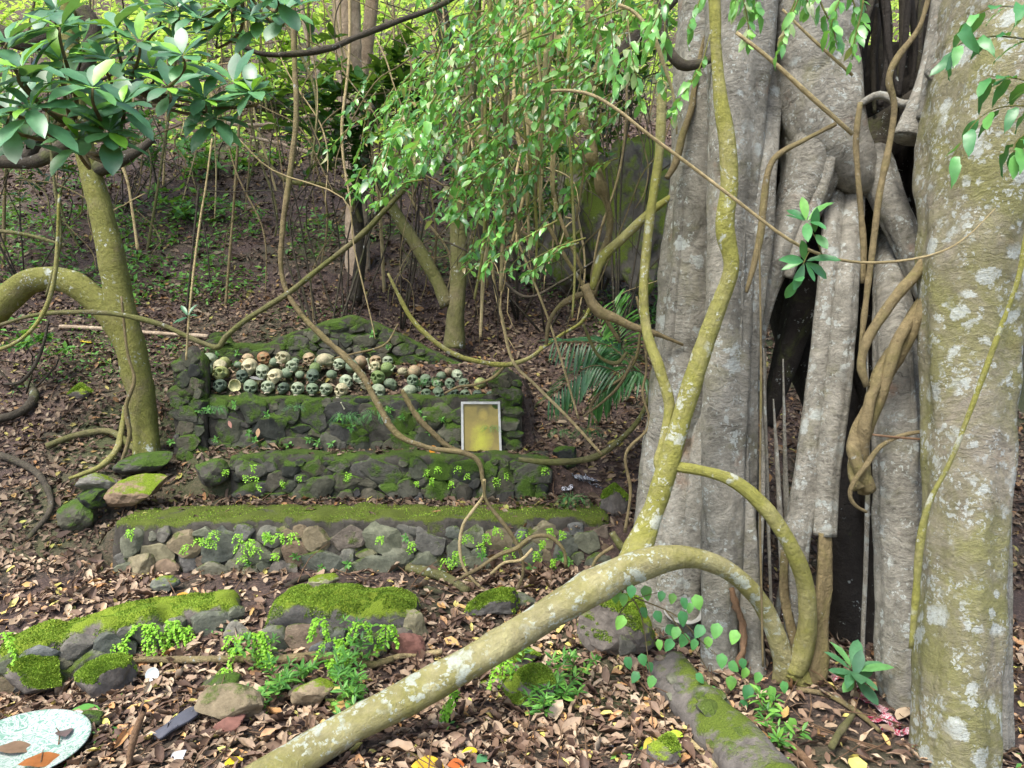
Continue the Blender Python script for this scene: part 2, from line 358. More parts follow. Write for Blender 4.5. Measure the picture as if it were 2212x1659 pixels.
# ---------------------------------------------------------------- dry-stone terraces
def moss_tufts(root, V, Fs, n, seed, thr=-.1, nz=.25, s0=.006, s1=.014, f=5):
    r = np.random.default_rng(seed); T = []
    for q in Fs:
        q = np.asarray(q)
        if q.shape[1] == 4: T += [q[:, [0, 1, 2]], q[:, [0, 2, 3]]]
        elif q.shape[1] == 3: T.append(q)
    T = np.vstack(T); A, B_, C_ = V[T[:, 0]], V[T[:, 1]], V[T[:, 2]]; N = np.cross(B_-A, C_-A); ar = np.linalg.norm(N, axis=1); N = nrm(N)
    if (N[:, 2]*((A+B_+C_)[:, 2]/3-V[:, 2].mean())).sum() < 0: N = -N
    w_ = ar*(N[:, 2] > nz)+1e-12; k = r.choice(len(T), n, p=w_/w_.sum()); u, v = r.random((2, n, 1)); fl = u+v > 1; u, v = np.where(fl, 1-u, u), np.where(fl, 1-v, v)
    P = A[k]+(B_[k]-A[k])*u+(C_[k]-A[k])*v; keep = (N[k][:, 2] > nz) & (fbm(P, f, seed, 3)+.5*(N[k][:, 2]-.6) > thr); P = P[keep]; Nn = N[k][keep]; m = len(P)
    if m < 3: return
    ax = nrm(Nn+r.normal(0, .45, (m, 3))); s_ = r.uniform(s0, s1, m)
    V2, f2, _, rn = scatter(*LEAF_LO, P-Nn*.002, frames(ax, unit3(r, m)), np.stack([s_*1.5, s_, s_], -1), np.clip(r.random(m)*.7+.3*(.5+fbm(P, 9, seed+2, 2)), 0, 1))
    obj('moss', V2, f2, M['mosstuft'], root, rnd=rn)
def unit3(r, n): return nrm(r.normal(size=(n, 3)))
M['mosstuft'] = leafmat('moss_tufts', [(0, (.05, .09, .012)), (.5, (.17, .27, .03)), (1, (.36, .5, .07))], .8, .2, .15)
def pack(L, hfun, v0, smin, smax, seed, gap=.74, tries=9000, aspect=(.95, 2.0), margin=.02, topgap=.03):
    rs = random.Random(seed); S = []
    for k in range(tries):
        b = smin+(smax-smin)*(1-k/tries)**1.6*rs.uniform(.8, 1.1); a = b*rs.uniform(*aspect)
        u = rs.uniform(a*.6, L-a*.6); top = hfun(u)-topgap
        if top-v0 < 2*b: continue
        v = rs.uniform(v0+b*.7, top-b)
        if all(((u-q[0])/(a+q[2]))**2+((v-q[1])/(b+q[3]))**2 > gap**2 for q in S): S.append((u, v, a, b))
    return S
def wall(name, label, A, B, zb, zt, thick, smin=.035, smax=.1, seed=1, mb='mortar', ms='stone', group=None, topgap=.05, proud=.03, lean=.03, rnd_edge=.04, disp=.03, depth=.045, moss=None, rend=0):
    """A, B: ground ends (x, y) of the front face, left to right; zt(u) the top height along it"""
    A = np.array(A, float); B = np.array(B, float); L = np.linalg.norm(B-A); T = (B-A)/L; N = np.array([T[1], -T[0]])
    if not callable(zt): zc = zt; zt = lambda u: zc
    nu = int(L/.035)+2; prof = []
    us = np.linspace(0, L, nu); nv = 12; rows = []
    ztop = np.array([zt(u) for u in us])
    if rend: dd = np.clip(np.minimum(us, L-us)/rend, 0, 1); ztop = ztop-.09*(1-np.sqrt(1-(1-dd)**2))-(.05*np.exp(-((us-.24*L)/.018)**2))
    for k in range(nv+1):
        t = k/nv; z = zb+(ztop-rnd_edge-zb)*t; rows.append((np.full(nu, lean*(1-t)), z))
    rows += [(np.full(nu, -rnd_edge*.3), ztop-rnd_edge*.3), (np.full(nu, -rnd_edge), ztop)]
    for k in range(1, 5): rows.append((np.full(nu, -rnd_edge-(thick-2*rnd_edge)*k/4), ztop+0))
    rows += [(np.full(nu, -thick), ztop-rnd_edge), (np.full(nu, -thick), np.full(nu, zb))]
    G_ = np.array([np.column_stack([A[0]+T[0]*us+N[0]*o, A[1]+T[1]*us+N[1]*o, z]) for o, z in rows])
    G_ = G_ + (fbm(G_, 7, seed, 3)*disp)[..., None]*np.array([N[0], N[1], .8])
    R_, C_ = G_.shape[:2]; i = np.arange(R_-1)[:, None]; j = np.arange(C_-1)[None]
    q = np.stack([i*C_+j, i*C_+j+1, (i+1)*C_+j+1, (i+1)*C_+j], -1).reshape(-1, 4)
    ends = [np.array([[r*C_ for r in range(R_)]]), np.array([[r*C_+C_-1 for r in range(R_)][::-1]])]
    root = empty(name, (A[0], A[1], zb), label, 'stone wall', group)
    if moss: moss_tufts(root, G_.reshape(-1, 3), [q], moss[0], seed, moss[1])
    obj('mortar_core', G_.reshape(-1, 3), [q]+ends, M[mb], root, rnd=np.full(R_*C_, .3))
    parts = []; rs = random.Random(seed+5)
    for k, (u, v, a, b) in enumerate(pack(L, lambda u: zt(u)-zb, .0, smin, smax, seed, topgap=topgap)):
        n2 = seed*1000+k; V, f, _, _ = rock_data((a*1.12, depth+.25*b, b*1.14), n2, 3 if b > .05 else 2, 9, .11, .5, .8, .5)
        an = rs.uniform(-.35, .35); c, s = math.cos(an), math.sin(an); V = np.column_stack([V[:, 0]*c-V[:, 2]*s, V[:, 1], V[:, 0]*s+V[:, 2]*c])
        o = lean*(1-v/max(.01, zt(u)-zb))+proud-depth*.6+rs.uniform(-.012, .012)
        P = np.column_stack([A[0]+T[0]*(u+V[:, 0])-N[0]*(V[:, 1])+N[0]*o, A[1]+T[1]*(u+V[:, 0])-N[1]*V[:, 1]+N[1]*o, zb+v+V[:, 2]])
        parts.append((P, f, None, rs.random()))
    V, f, _, r = merge(parts); obj('fieldstones', V, f, M[ms], root, rnd=r, smooth=False)
    return root
def xz(px, py, Y): p = W(px, py, Y); return p[0], p[2]
def top_from_px(L_, Y, x0):            # profile px list -> function of u
    q = [xz(a, b, Y) for a, b in L_]; return lambda u: float(np.interp(x0+u, [t[0] for t in q], [t[1] for t in q]))

x0, x1 = xz(352, 0, 6.8)[0], xz(1128, 0, 6.8)[0]
wall('stone_wall', 'dark mossy stone wall carrying the skulls on its ledge', (x0+.3, 6.83), (x1-.25, 6.8), .86, lambda u: 1.462+.012*math.sin(u*5), .12, .04, .15, 11, topgap=.0)
wall('stone_pier', 'stacked stone pier at the left end of the skull ledge', (x0, 6.78), (x0+.28, 6.76), .86, lambda u: 1.93-.25*abs(u/.28-.6), .14, .04, .085, 12, topgap=.0)
wall('stone_pier', 'dark stone pier right of the framed picture, at the end of the ledge', (x1-.27, 6.76), (x1, 6.77), .84, lambda u: 1.71-.12*abs(u/.27-.4), .14, .035, .075, 13, topgap=.0)
gx0 = xz(430, 0, 7.4)[0]; gx1 = xz(1105, 0, 7.4)[0]
wall('gable_wall', 'rubble stone wall with a low peaked top behind the skulls', (gx0, 7.42), (gx1, 7.42), 1.35, top_from_px([(430, 765), (443, 722), (478, 716), (492, 742), (560, 742), (640, 716), (700, 692), (740, 682), (775, 685), (820, 700), (870, 725), (930, 757), (1000, 785), (1060, 806), (1105, 835)], 7.42, gx0), .22, .035, .08, 14, topgap=.02, disp=.03)
a, b = xz(470, 0, 6.4)[0], xz(1190, 0, 6.4)[0]
wall('stone_wall', 'middle terrace wall under the framed picture, dark stones with green tops', (a, 6.42), (b, 6.4), .48, lambda u: .965+.008*math.sin(u*4), .36, .035, .11, 15, topgap=.01)
a, b = xz(206, 0, 5.6)[0], xz(1325, 0, 5.75)[0]
wall('stone_wall', 'lower terrace wall of grey fieldstones with a mossy cement top', (a, 5.58), (b, 5.72), .06, lambda u: .595-.01*math.cos(u*2.2), .5, .045, .125, 16, 'mortar2', 'stone_pale', topgap=.03, lean=.06, rnd_edge=.04, moss=(9000, .12))

# low mossy blocks in front
def blk(name, label, pxa, ya, pxb, yb, zb, zt, thick, seed, ms='stone_pale', **k):
    A = (xz(pxa, 0, ya)[0], ya); B = (xz(pxb, 0, yb)[0], yb)
    return wall(name, label, A, B, zb, zt, thick, .035, .085, seed, 'moss', ms, **k)
blk('garden_wall', 'low wall of rubble slanting in from the left edge, moss on its right end', -90, 4.22, 488, 4.78, -.15, lambda u: .17+.13*min(1, u/1.5)+.02*math.sin(3*u), .34, 21, topgap=.03, disp=.05, rnd_edge=.07, proud=.045, moss=(18000, -.12), rend=.16)
blk('stone_block', 'long moss-topped stone block in the middle of the front row', 541, 4.52, 872, 4.5, -.05, lambda u: .345+.015*math.sin(5*u+1), .44, 22, topgap=.13, disp=.05, rnd_edge=.1, proud=.045, moss=(24000, -.4), rend=.16)

def rock(label, px, py, wpx, hpx, mat, seed, Y=None, dep=.8, cuts=9, name='boulder', cat='rock', sub=4, rough=.1, tilt=0., sink=.12, smooth=False, lo=.55):
    g = G(px, py) if Y is None else W(px, py, Y)
    y = g[1]; wx = wpx/F*y/2; hz = hpx/F*y/2
    V, f, _, _ = rock_data((wx*1.12, wx*dep, hz*1.12), seed, sub, cuts, rough, lo-.05)
    c, s = math.cos(tilt), math.sin(tilt); V = np.column_stack([V[:, 0]*c-V[:, 2]*s, V[:, 1], V[:, 0]*s+V[:, 2]*c])
    V = V+np.array([g[0], y+wx*dep*.6, g[2]+hz*(1-sink)])
    o = obj(name, V, [f[0]], M[mat], rnd=np.zeros(len(V)), smooth=smooth)
    if mat == 'moss': moss_tufts(o, V, [f[0]], int(9000*wx*2/.35), seed, -.25)
    return tag(o, label, cat)
rock('rounded grey-green stone at the left end of the terraces, topmost of two', 203, 1066, 84, 46, 'boulder', 31, Y=5.95)
rock('mossy dark stone under the rounded grey-green stone at left', 195, 1098, 78, 50, 'stone', 32, Y=5.9)
rock('grey boulder with a green mossy back left of the lower terrace wall', 285, 1092, 130, 62, 'boulder', 33, Y=5.95, tilt=.2)
rock('flat dark mossy rock among leaves left of the middle wall', 300, 1022, 120, 40, 'stone', 34, Y=6.4, tilt=.15)
rock('dark rock with pale leaves against the left end of the middle wall', 448, 1046, 76, 62, 'stone', 35, Y=6.3, tilt=-.3)
rock('black mossy boulder half buried in leaves at the left', 150, 1150, 92, 70, 'stone', 36)
rock('small upright grey-green stone in front of the lower wall', 352, 1285, 56, 38, 'boulder', 37, lo=.6)
rock('large pale triangular stone leaning on the lower wall foot', 305, 1262, 100, 66, 'stone_pale', 38, Y=5.45, lo=.4)
rock('low pointed green stone behind the long mossy block', 692, 1282, 84, 40, 'boulder', 39)
rock('moss-covered boulder at the left edge of the photo', 55, 1520, 145, 92, 'moss', 40, smooth=True)
rock('red-brown boulder with a thick bright moss cap', 222, 1512, 128, 88, 'moss', 41, smooth=True)
rock('dark flat stone beside the slanting rubble wall', 470, 1500, 86, 34, 'stone', 42, tilt=.2)
rock('big pale angular slab with lichen rings', 470, 1578, 170, 92, 'stone_pale', 43, cuts=14, lo=.42, dep=.5)
rock('red-brown porous lava stone on the pale slab', 493, 1592, 76, 46, 'lava', 44, Y=3.62, smooth=True)
rock('smooth green tilted slab under the leafy weeds', 672, 1538, 88, 66, 'boulder', 45, tilt=.3)
rock('brown rounded boulder at the right foot of the long mossy block', 880, 1432, 70, 60, 'lava', 46)
rock('mossy grey stone shoulder at the right end of the long block', 893, 1392, 70, 80, 'boulder', 47, Y=4.55)
rock('leaning grey stone between the two mossy blocks', 508, 1440, 70, 100, 'boulder', 48, Y=4.55, tilt=-.2)
rock('mossy boulder with a pale ridge behind the leaning trunk', 1075, 1345, 130, 64, 'moss', 49, dep=.6, tilt=.25)
rock('pale flat stone beside the mossy ridge boulder', 1130, 1318, 60, 34, 'stone_pale', 50)
rock('large moss-capped boulder under the bowed branch', 1335, 1425, 172, 130, 'moss', 51, cuts=12)
rock('pale grey stone wedged at the foot of the large boulder', 1350, 1420, 46, 50, 'stone_pale', 52, Y=4.25, lo=.45)
rock('mossy boulder under the leaning trunk', 1148, 1535, 112, 92, 'moss', 53, cuts=10)
rock('grey flat stone on top of the mossy boulders under the trunk', 1108, 1500, 100, 62, 'stone_pale', 54, Y=4.22)
rock('small mossy rock behind the leaning trunk, left of the leafy weeds', 1130, 1452, 80, 50, 'moss', 55)
rock('dark stone below the lichened trunk', 1068, 1520, 90, 60, 'boulder', 56, Y=4.1)
rock('mossy hump of rock beside the horizontal root', 1255, 1000, 92, 36, 'moss', 57, Y=7.1)
rock('square mossy stone block next to the fig tree', 1325, 1130, 72, 98, 'moss', 58, Y=5.95, lo=.6)
rock('small square mossy rock at the bottom edge by the kerb', 1440, 1668, 74, 78, 'moss', 59)
rock('grey stone peeping from leaves behind the enamel plate', 190, 1578, 70, 42, 'stone', 60)
rock('dark mossy cliff rock left of the fig tree', 1255, 600, 170, 260, 'cliff', 61, Y=9.2, sub=4, cuts=18, rough=.26, smooth=True)
rock('tall cliff rock with a bright mossy face behind the hanging lianas', 1385, 600, 190, 400, 'cliff', 62, Y=8.6, sub=4, cuts=18, rough=.26, smooth=True)
rock('rounded stone at the right foot of the end pier', 1225, 1012, 60, 50, 'stone', 63, Y=6.6)
rock('mossy boulder top among leaves on the left hillside', 165, 865, 60, 36, 'moss', 64)

# kerb at lower right
def kerb():
    P = np.array([G(1445, 1462), G(1520, 1560), G(1600, 1640), G(1720, 1790)]); P[:, 2] += .02
    V, f, uv, _ = tube_data(P, [.13, .14, .15, .16], 16, .03, ((4, .1, .7),), .08, 7, 3)
    root = empty('stone_kerb', P[0], 'low rounded stone kerb with moss running to the bottom edge', 'kerb')
    obj('kerb_core', V, f, M['kerb'], root, uv=uv, rnd=np.full(len(V), .5))
    parts = []; rs = random.Random(4); C = crom(P, 10)
    for k in range(22):
        c = C[rs.randrange(len(C))]; s = rs.uniform(.035, .075); a = rs.uniform(.1, 2.9)
        V, f, _, _ = rock_data((s, s*1.2, s*.6), 900+k, 2, 8, .05, .5, .85)
        parts.append((V+c+np.array([math.cos(a)*.125, -.01, math.sin(a)*.115]), f, None, rs.random()))
    V, f, _, r = merge(parts); obj('fieldstones', V, f, M['stone_pale'], root, rnd=r, smooth=False)
M['kerb'] = rockmat('kerb_stone', [(0, (.1, .095, .085)), (1, (.14, .125, .11))], moss=.36, mossc=(.10, .14, .02), top=.5)
kerb()
# ---------------------------------------------------------------- strangler fig on the right
B = empty('fig_tree', W(1750, 1480, 4.3), 'huge strangler fig of fused grey root columns filling the right side', 'tree')
def col(L, mat='banyan', sides=52, fl=((2, .11, .4), (3, .08, 1.1), (5, .035, 2), (8, .014, 0)), name='root_column', seed=0, bump=.06, step=.035, **k):
    return tube(name, L, None, M[mat], B, sides=sides, step=step, flutes=fl, bump=bump, bf=5, seed=seed or len(L)*7+int(L[0][0]) % 91, **k)
trunkL = [
 ([(1560, -120, 5.0, 92), (1532, 100, 5, 78), (1512, 350, 5, 68), (1484, 650, 5, 66), (1458, 900, 5, 68), (1430, 1120, 5, 66), (1405, 1300, 5, 62), (1392, 1400, 5, 66)], 'banyan'),
 ([(1600, -120, 4.6, 84), (1590, 200, 4.6, 68), (1578, 500, 4.6, 56), (1566, 750, 4.55, 52), (1558, 1000, 4.5, 49), (1562, 1200, 4.45, 42), (1558, 1380, 4.4, 36), (1556, 1500, 4.35, 44)], 'banyan'),
 ([(1672, 60, 4.85, 30), (1652, 260, 4.68, 30), (1638, 400, 4.6, 34), (1630, 560, 4.6, 32), (1618, 750, 4.6, 22), (1618, 950, 4.6, 20), (1616, 1150, 4.6, 16)], 'banyan'),
 ([(1745, -120, 4.8, 110), (1738, 60, 4.75, 104), (1755, 220, 4.72, 80), (1752, 360, 4.7, 64), (1716, 470, 4.7, 46), (1668, 590, 4.7, 28), (1638, 720, 4.7, 16), (1626, 900, 4.7, 11), (1628, 1080, 4.7, 12)], 'banyan'),
 ([(1720, 80, 4.8, 100), (1772, 270, 4.68, 82), (1826, 352, 4.66, 56), (1862, 385, 4.7, 42), (1900, 400, 4.85, 34)], 'banyan'),
 ([(1850, 330, 4.95, 50), (1905, 300, 4.95, 52), (1965, 255, 4.8, 46), (2040, 215, 4.5, 60), (2110, 180, 4.2, 80)], 'darkbark'),  # right half of the knee, bark darkened to paint in its shade
 ([(1812, 290, 5.0, 16), (1800, 430, 4.72, 20), (1792, 560, 4.5, 20), (1780, 700, 4.45, 22), (1764, 850, 4.4, 24), (1744, 1000, 4.35, 25), (1722, 1140, 4.3, 27), (1714, 1260, 4.3, 25), (1722, 1400, 4.3, 26), (1738, 1510, 4.28, 36)], 'banyan'),
 ([(1855, 300, 5.0, 18), (1840, 430, 4.72, 24), (1828, 600, 4.42, 24), (1815, 760, 4.36, 26), (1799, 900, 4.3, 27), (1784, 1040, 4.28, 26), (1778, 1156, 4.25, 26)], 'banyan'),
 ([(1885, 330, 4.7, 34), (1915, 420, 4.6, 34), (1960, 520, 4.5, 31), (2010, 640, 4.35, 28)], 'banyan'),
 ([(1912, 500, 4.95, 16), (1918, 560, 4.75, 28), (1926, 660, 4.45, 42), (1934, 780, 4.25, 46), (1938, 900, 4.2, 49), (1944, 1100, 4.1, 50), (1948, 1300, 4.0, 49), (1945, 1440, 3.96, 50), (1958, 1540, 3.92, 46), (1990, 1625, 3.9, 62)], 'banyan'),
 ([(2190, -120, 4.0, 110), (2172, 80, 3.95, 130), (2145, 280, 3.9, 146), (2112, 480, 3.8, 108), (2094, 700, 3.75, 90), (2088, 900, 3.7, 84), (2085, 1100, 3.6, 80), (2078, 1300, 3.5, 80), (2064, 1500, 3.42, 86), (2052, 1720, 3.36, 98)], 'banyan_moss'),
 ([(2170, 450, 3.95, 46), (2152, 700, 3.9, 40), (2150, 950, 3.8, 34), (2148, 1200, 3.7, 32), (2146, 1450, 3.6, 35), (2138, 1740, 3.5, 46)], 'banyan'),
 ([(2290, -100, 4.3, 120), (2280, 250, 4.3, 90), (2260, 500, 4.3, 50), (2240, 640, 4.3, 30)], 'banyan_moss'),
]
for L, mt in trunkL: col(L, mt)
# thinner roots fused onto the face of the thick ones
for pts, ya, yb, rr, mt in (([(1500, 150), (1474, 380), (1456, 620), (1428, 900), (1400, 1260)], 4.88, 4.85, 13, 'banyan'), ([(1752, 40), (1796, 240), (1780, 380), (1742, 480), (1702, 600)], 4.5, 4.6, 16, 'banyan'),
        ([(1608, 300), (1598, 650), (1584, 980), (1584, 1260)], 4.5, 4.37, 10, 'banyan'), ([(1958, 720), (1972, 980), (1966, 1260), (1969, 1480)], 4.15, 3.87, 12, 'banyan')):
    n_ = len(pts)-1; col([(a_, b_, ya+(yb-ya)*i_/n_, rr*(.8 if i_ in (0, n_) else 1)) for i_, (a_, b_) in enumerate(pts)], mt, 16, ((2, .18, 1),), name='fused_root', bump=.16)
for L in ([(1480, 900, 4.95, 14), (1468, 1040, 4.85, 30), (1452, 1220, 4.75, 34), (1440, 1380, 4.7, 40)], [(1516, 850, 4.95, 10), (1512, 950, 4.82, 18), (1500, 1130, 4.7, 22), (1482, 1330, 4.66, 24), (1470, 1440, 4.6, 26)],
          [(1538, 1000, 4.6, 8), (1532, 1120, 4.5, 20), (1538, 1300, 4.42, 26), (1545, 1490, 4.35, 34)], [(1604, 1000, 4.55, 6), (1612, 1120, 4.45, 16), (1618, 1300, 4.4, 22), (1622, 1400, 4.36, 25), (1625, 1500, 4.3, 30)]):
    col(L, 'banyan', 20, ((2, .15, 1), (3, .1, 0)))
# inside of the hollow, its shade painted in as near-black bark
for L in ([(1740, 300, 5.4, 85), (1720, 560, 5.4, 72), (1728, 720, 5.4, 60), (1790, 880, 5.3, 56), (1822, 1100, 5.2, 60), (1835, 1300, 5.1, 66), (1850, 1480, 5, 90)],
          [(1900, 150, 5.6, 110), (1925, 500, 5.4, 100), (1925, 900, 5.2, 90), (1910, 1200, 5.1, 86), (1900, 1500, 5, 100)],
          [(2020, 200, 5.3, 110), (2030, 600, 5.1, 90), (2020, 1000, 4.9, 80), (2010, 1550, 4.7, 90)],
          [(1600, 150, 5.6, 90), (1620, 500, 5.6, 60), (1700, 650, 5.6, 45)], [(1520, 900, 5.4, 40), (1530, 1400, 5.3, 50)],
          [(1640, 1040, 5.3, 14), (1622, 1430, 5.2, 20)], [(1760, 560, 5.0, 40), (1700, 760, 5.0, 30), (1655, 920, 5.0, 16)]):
    col(L, 'banyan_shade', 20, ((3, .15, 1), (2, .1, 0)))
rs = random.Random(3)
for a, b, y in ((1614, 1612, 4.5), (1648, 1668, 4.55), (1668, 1700, 4.5), (1690, 1712, 4.6), (1640, 1648, 4.5), (1655, 1640, 4.65), (1876, 1868, 4.3), (1700, 1655, 4.8)):
    P = [(a+(b-a)*t+rs.uniform(-6, 6), 820+rs.uniform(-90, 60)*(t == 0)+t*680 if y != 4.8 else 1180+t*300, y-.08*t, (rs.uniform(4, 8) if t else 1.5)) for t in (0, .3, .6, .85, 1)]
    col(P, 'banyan', 10, ((2, .2, 0),), name='thin_root', bump=.1)
for k in range(34):                      # roots dangling in the fork above, coloured dark to stand in for shade
    a = rs.uniform(1845, 2075); b = a+rs.uniform(-50, 30); e = rs.uniform(120, 330); y = rs.uniform(4.6, 5.4)
    P = [(a, -60, y, rs.uniform(4, 10)), ((a+b)/2+rs.uniform(-25, 25), e*.45, y, 6), (b, e, y, rs.uniform(3, 6))]
    col(P, rs.choice(['banyan_shade', 'banyan_shade', 'darkbark']), 8, (), name='hanging_root', bump=.12)
for L in ([(2000, 260, 4.2, 26), (2030, 120, 4.2, 24), (2070, 0, 4.3, 24), (2090, -80, 4.3, 24)], [(1960, 300, 4.3, 40), (1985, 225, 4.3, 26), (2010, 120, 4.4, 18), (2040, -60, 4.5, 18)],
          [(1850, 230, 4.5, 8), (1900, 205, 4.45, 9), (1950, 225, 4.4, 10), (2000, 215, 4.3, 8)], [(2010, 175, 4.1, 26), (2100, 110, 4.0, 34), (2220, 60, 3.9, 40)]):
    col(L, 'banyan', 14, ((2, .12, 0),), name='limb', bump=.08)
# termite track on the second column
V, f, uv, _ = td([(1580, 1270, 4.31, 5), (1590, 1310, 4.29, 7), (1604, 1350, 4.27, 8), (1606, 1400, 4.25, 9), (1596, 1440, 4.24, 8)], sides=10, step=.02, bump=.4, bf=40)
obj('termite_track', V, f, M['soilcrust'] if 'soilcrust' in M else M['brownstick'], B, uv=uv)

# ---------------------------------------------------------------- bowed and lichened tree in front of the fig
T = empty('bowed_tree', W(1742, 1490, 4.2), 'yellow-green tree with a leaning lichened trunk and looping branches before the fig', 'tree')
def bt(name, L, mat, sides=26, q=.72, **k): return tube(name, [t[:-1]+(t[-1]*q,) for t in L], None, M[mat], T, sides=sides, step=.03, **({'flutes': ((2, .05, 0), (3, .04, 1)), 'bump': .08, 'bf': 8} | k))
bt('trunk', [(1690, 1478, 4.2, 30), (1690, 1420, 4.18, 30), (1660, 1330, 4.15, 29), (1610, 1262, 4.1, 29), (1545, 1218, 4.05, 32), (1470, 1202, 4.0, 38), (1390, 1218, 3.95, 50), (1290, 1262, 3.88, 54), (1180, 1330, 3.8, 50), (1060, 1405, 3.68, 48), (930, 1480, 3.55, 50), (800, 1548, 3.42, 52), (660, 1628, 3.28, 56), (520, 1715, 3.14, 60), (350, 1830, 2.98, 62)], 'log', 36)
bt('stem', [(1352, 1240, 4.02, 52), (1378, 1185, 4.08, 50), (1408, 1110, 4.12, 38), (1440, 1010, 4.12, 38), (1472, 905, 4.12, 33), (1512, 775, 4.12, 33), (1552, 660, 4.12, 29), (1580, 575, 4.1, 26), (1566, 490, 4.1, 31), (1576, 400, 4.1, 28), (1570, 300, 4.1, 27), (1557, 215, 4.1, 24), (1548, 120, 4.1, 19), (1545, 40, 4.1, 20), (1540, -80, 4.1, 20)], 'yellow', q=.66)
bt('branch', [(1462, 1008, 4.1, 17), (1520, 1018, 4.05, 16), (1585, 1040, 4.02, 20), (1650, 1095, 4.0, 23), (1702, 1170, 4.0, 26), (1735, 1250, 4.05, 27), (1744, 1330, 4.1, 29), (1735, 1400, 4.14, 31), (1715, 1450, 4.16, 34)], 'yellow')
bt('branch', [(1430, 180, 4.5, 16), (1425, 320, 4.5, 14), (1408, 440, 4.5, 14), (1394, 560, 4.5, 15), (1390, 640, 4.45, 15), (1398, 720, 4.4, 16), (1425, 800, 4.3, 17), (1446, 880, 4.25, 18), (1432, 960, 4.2, 16), (1424, 1000, 4.16, 20), (1448, 1040, 4.12, 22)], 'yellow', 16)
bt('stump', [(1708, 1440, 4.16, 34), (1738, 1480, 4.2, 36), (1742, 1530, 4.22, 44)], 'yellow', 20, bump=.15)
bt('root_strand', [(1780, 1150, 4.22, 18), (1778, 1260, 4.2, 22), (1768, 1350, 4.2, 24), (1765, 1430, 4.18, 28), (1745, 1500, 4.2, 34)], 'vine', 16, flutes=((3, .25, 0),), twist=6)
bt('root_strand', [(1693, 1190, 4.25, 12), (1692, 1280, 4.24, 13), (1706, 1350, 4.22, 14), (1725, 1420, 4.2, 16)], 'vine', 12, flutes=((3, .25, 0),), twist=6)

# ---------------------------------------------------------------- left tree and background trunks
T2 = empty('curved_tree', W(318, 972, 6.7), 'mossy leaning tree with a bowed side limb left of the skull wall', 'tree')
def t2(name, L, mat='lefttree', sides=26, **k): return tube(name, L, 6.7, M[mat], T2, sides=sides, step=.05, **({'flutes': ((2, .06, 0), (3, .05, 1)), 'bump': .07, 'bf': 6} | k))
t2('trunk', [(320, 1005, 35), (316, 940, 30), (305, 850, 30), (288, 770, 31), (262, 660, 30), (240, 545, 26), (215, 440, 23), (190, 350, 21), (168, 250, 21), (152, 130, 22), (145, 0, 22), (140, -120, 22)])
t2('limb', [(285, 775, 22), (255, 710, 26), (215, 655, 27), (165, 615, 28), (110, 602, 27), (60, 612, 27), (15, 650, 28), (-60, 720, 30)])
t2('limb', [(200, 370, 18), (250, 350, 16), (300, 325, 10), (330, 300, 7)], 'darkbark', 12)
t2('limb', [(160, 300, 18), (90, 345, 14), (30, 350, 14), (-40, 345, 14)], 'darkbark', 12); t2('limb', [(55, 345, 13), (80, 300, 12), (72, 262, 10), (40, 200, 8)], 'darkbark', 12)
t2('limb', [(150, 60, 22), (60, 90, 20), (-40, 60, 20)], 'darkbark', 14); t2('limb', [(180, 20, 16), (200, 60, 17), (190, 130, 15), (150, 190, 20)], 'darkbark', 12)

def tree1(name, label, L, Y, mat, cat='tree', group=None, sides=16, extra=(), **k):
    base = W(L[0][0], L[0][1], Y if len(L[0]) == 3 else L[0][2]); r = empty(name, base, label, cat, group)
    tube('trunk', L, Y, M[mat], r, sides=sides, step=.08, **({'flutes': ((2, .08, 0), (3, .06, 1)), 'bump': .08, 'bf': 6} | k))
    for e in extra: tube('limb', e, Y, M[mat], r, sides=max(8, sides-4), step=.08, bump=.1)
    return r
tree1('dead_tree', 'pale barkless dead tree standing on the hillside behind the peaked wall', [(775, 640, 24), (772, 500, 22), (768, 400, 19), (762, 280, 22), (755, 150, 24), (750, 60, 26), (748, -140, 28)], 10, 'palebark', flutes=((4, .14, 0), (7, .06, 1)))
tree1('dead_tree', 'thin pale trunk leaning just right of the barkless dead tree', [(765, 330, 10), (775, 200, 12), (795, 100, 13), (815, -100, 14)], 10.6, 'palebark', flutes=((3, .2, 0),))
tree1('tree', 'dark mossy tree with a forked limb rising behind the right end of the peaked wall', [(982, 752, 26), (984, 700, 22), (990, 620, 20), (992, 540, 19), (988, 450, 20), (1000, 330, 18), (1020, 150, 16), (1030, -100, 15)], 8.2, 'mossy', extra=[[(968, 660, 15), (940, 600, 14), (900, 530, 14), (855, 460, 12), (820, 380, 10)]])
tree1('tree', 'slim dark leaning tree between the dead trunk and the peaked wall', [(768, 650, 14), (780, 540, 12), (770, 430, 12), (790, 330, 10), (820, 200, 9)], 9.2, 'darkbark', extra=[[(776, 540, 7), (800, 480, 7), (850, 420, 6)]])
tree1('tree', 'slender dark tree at the top centre behind the leafy climbers', [(1045, 560, 10), (1010, 330, 12), (985, 180, 16), (960, 60, 16), (930, -100, 16)], 11, 'darkbark')
bgs = random.Random(12)
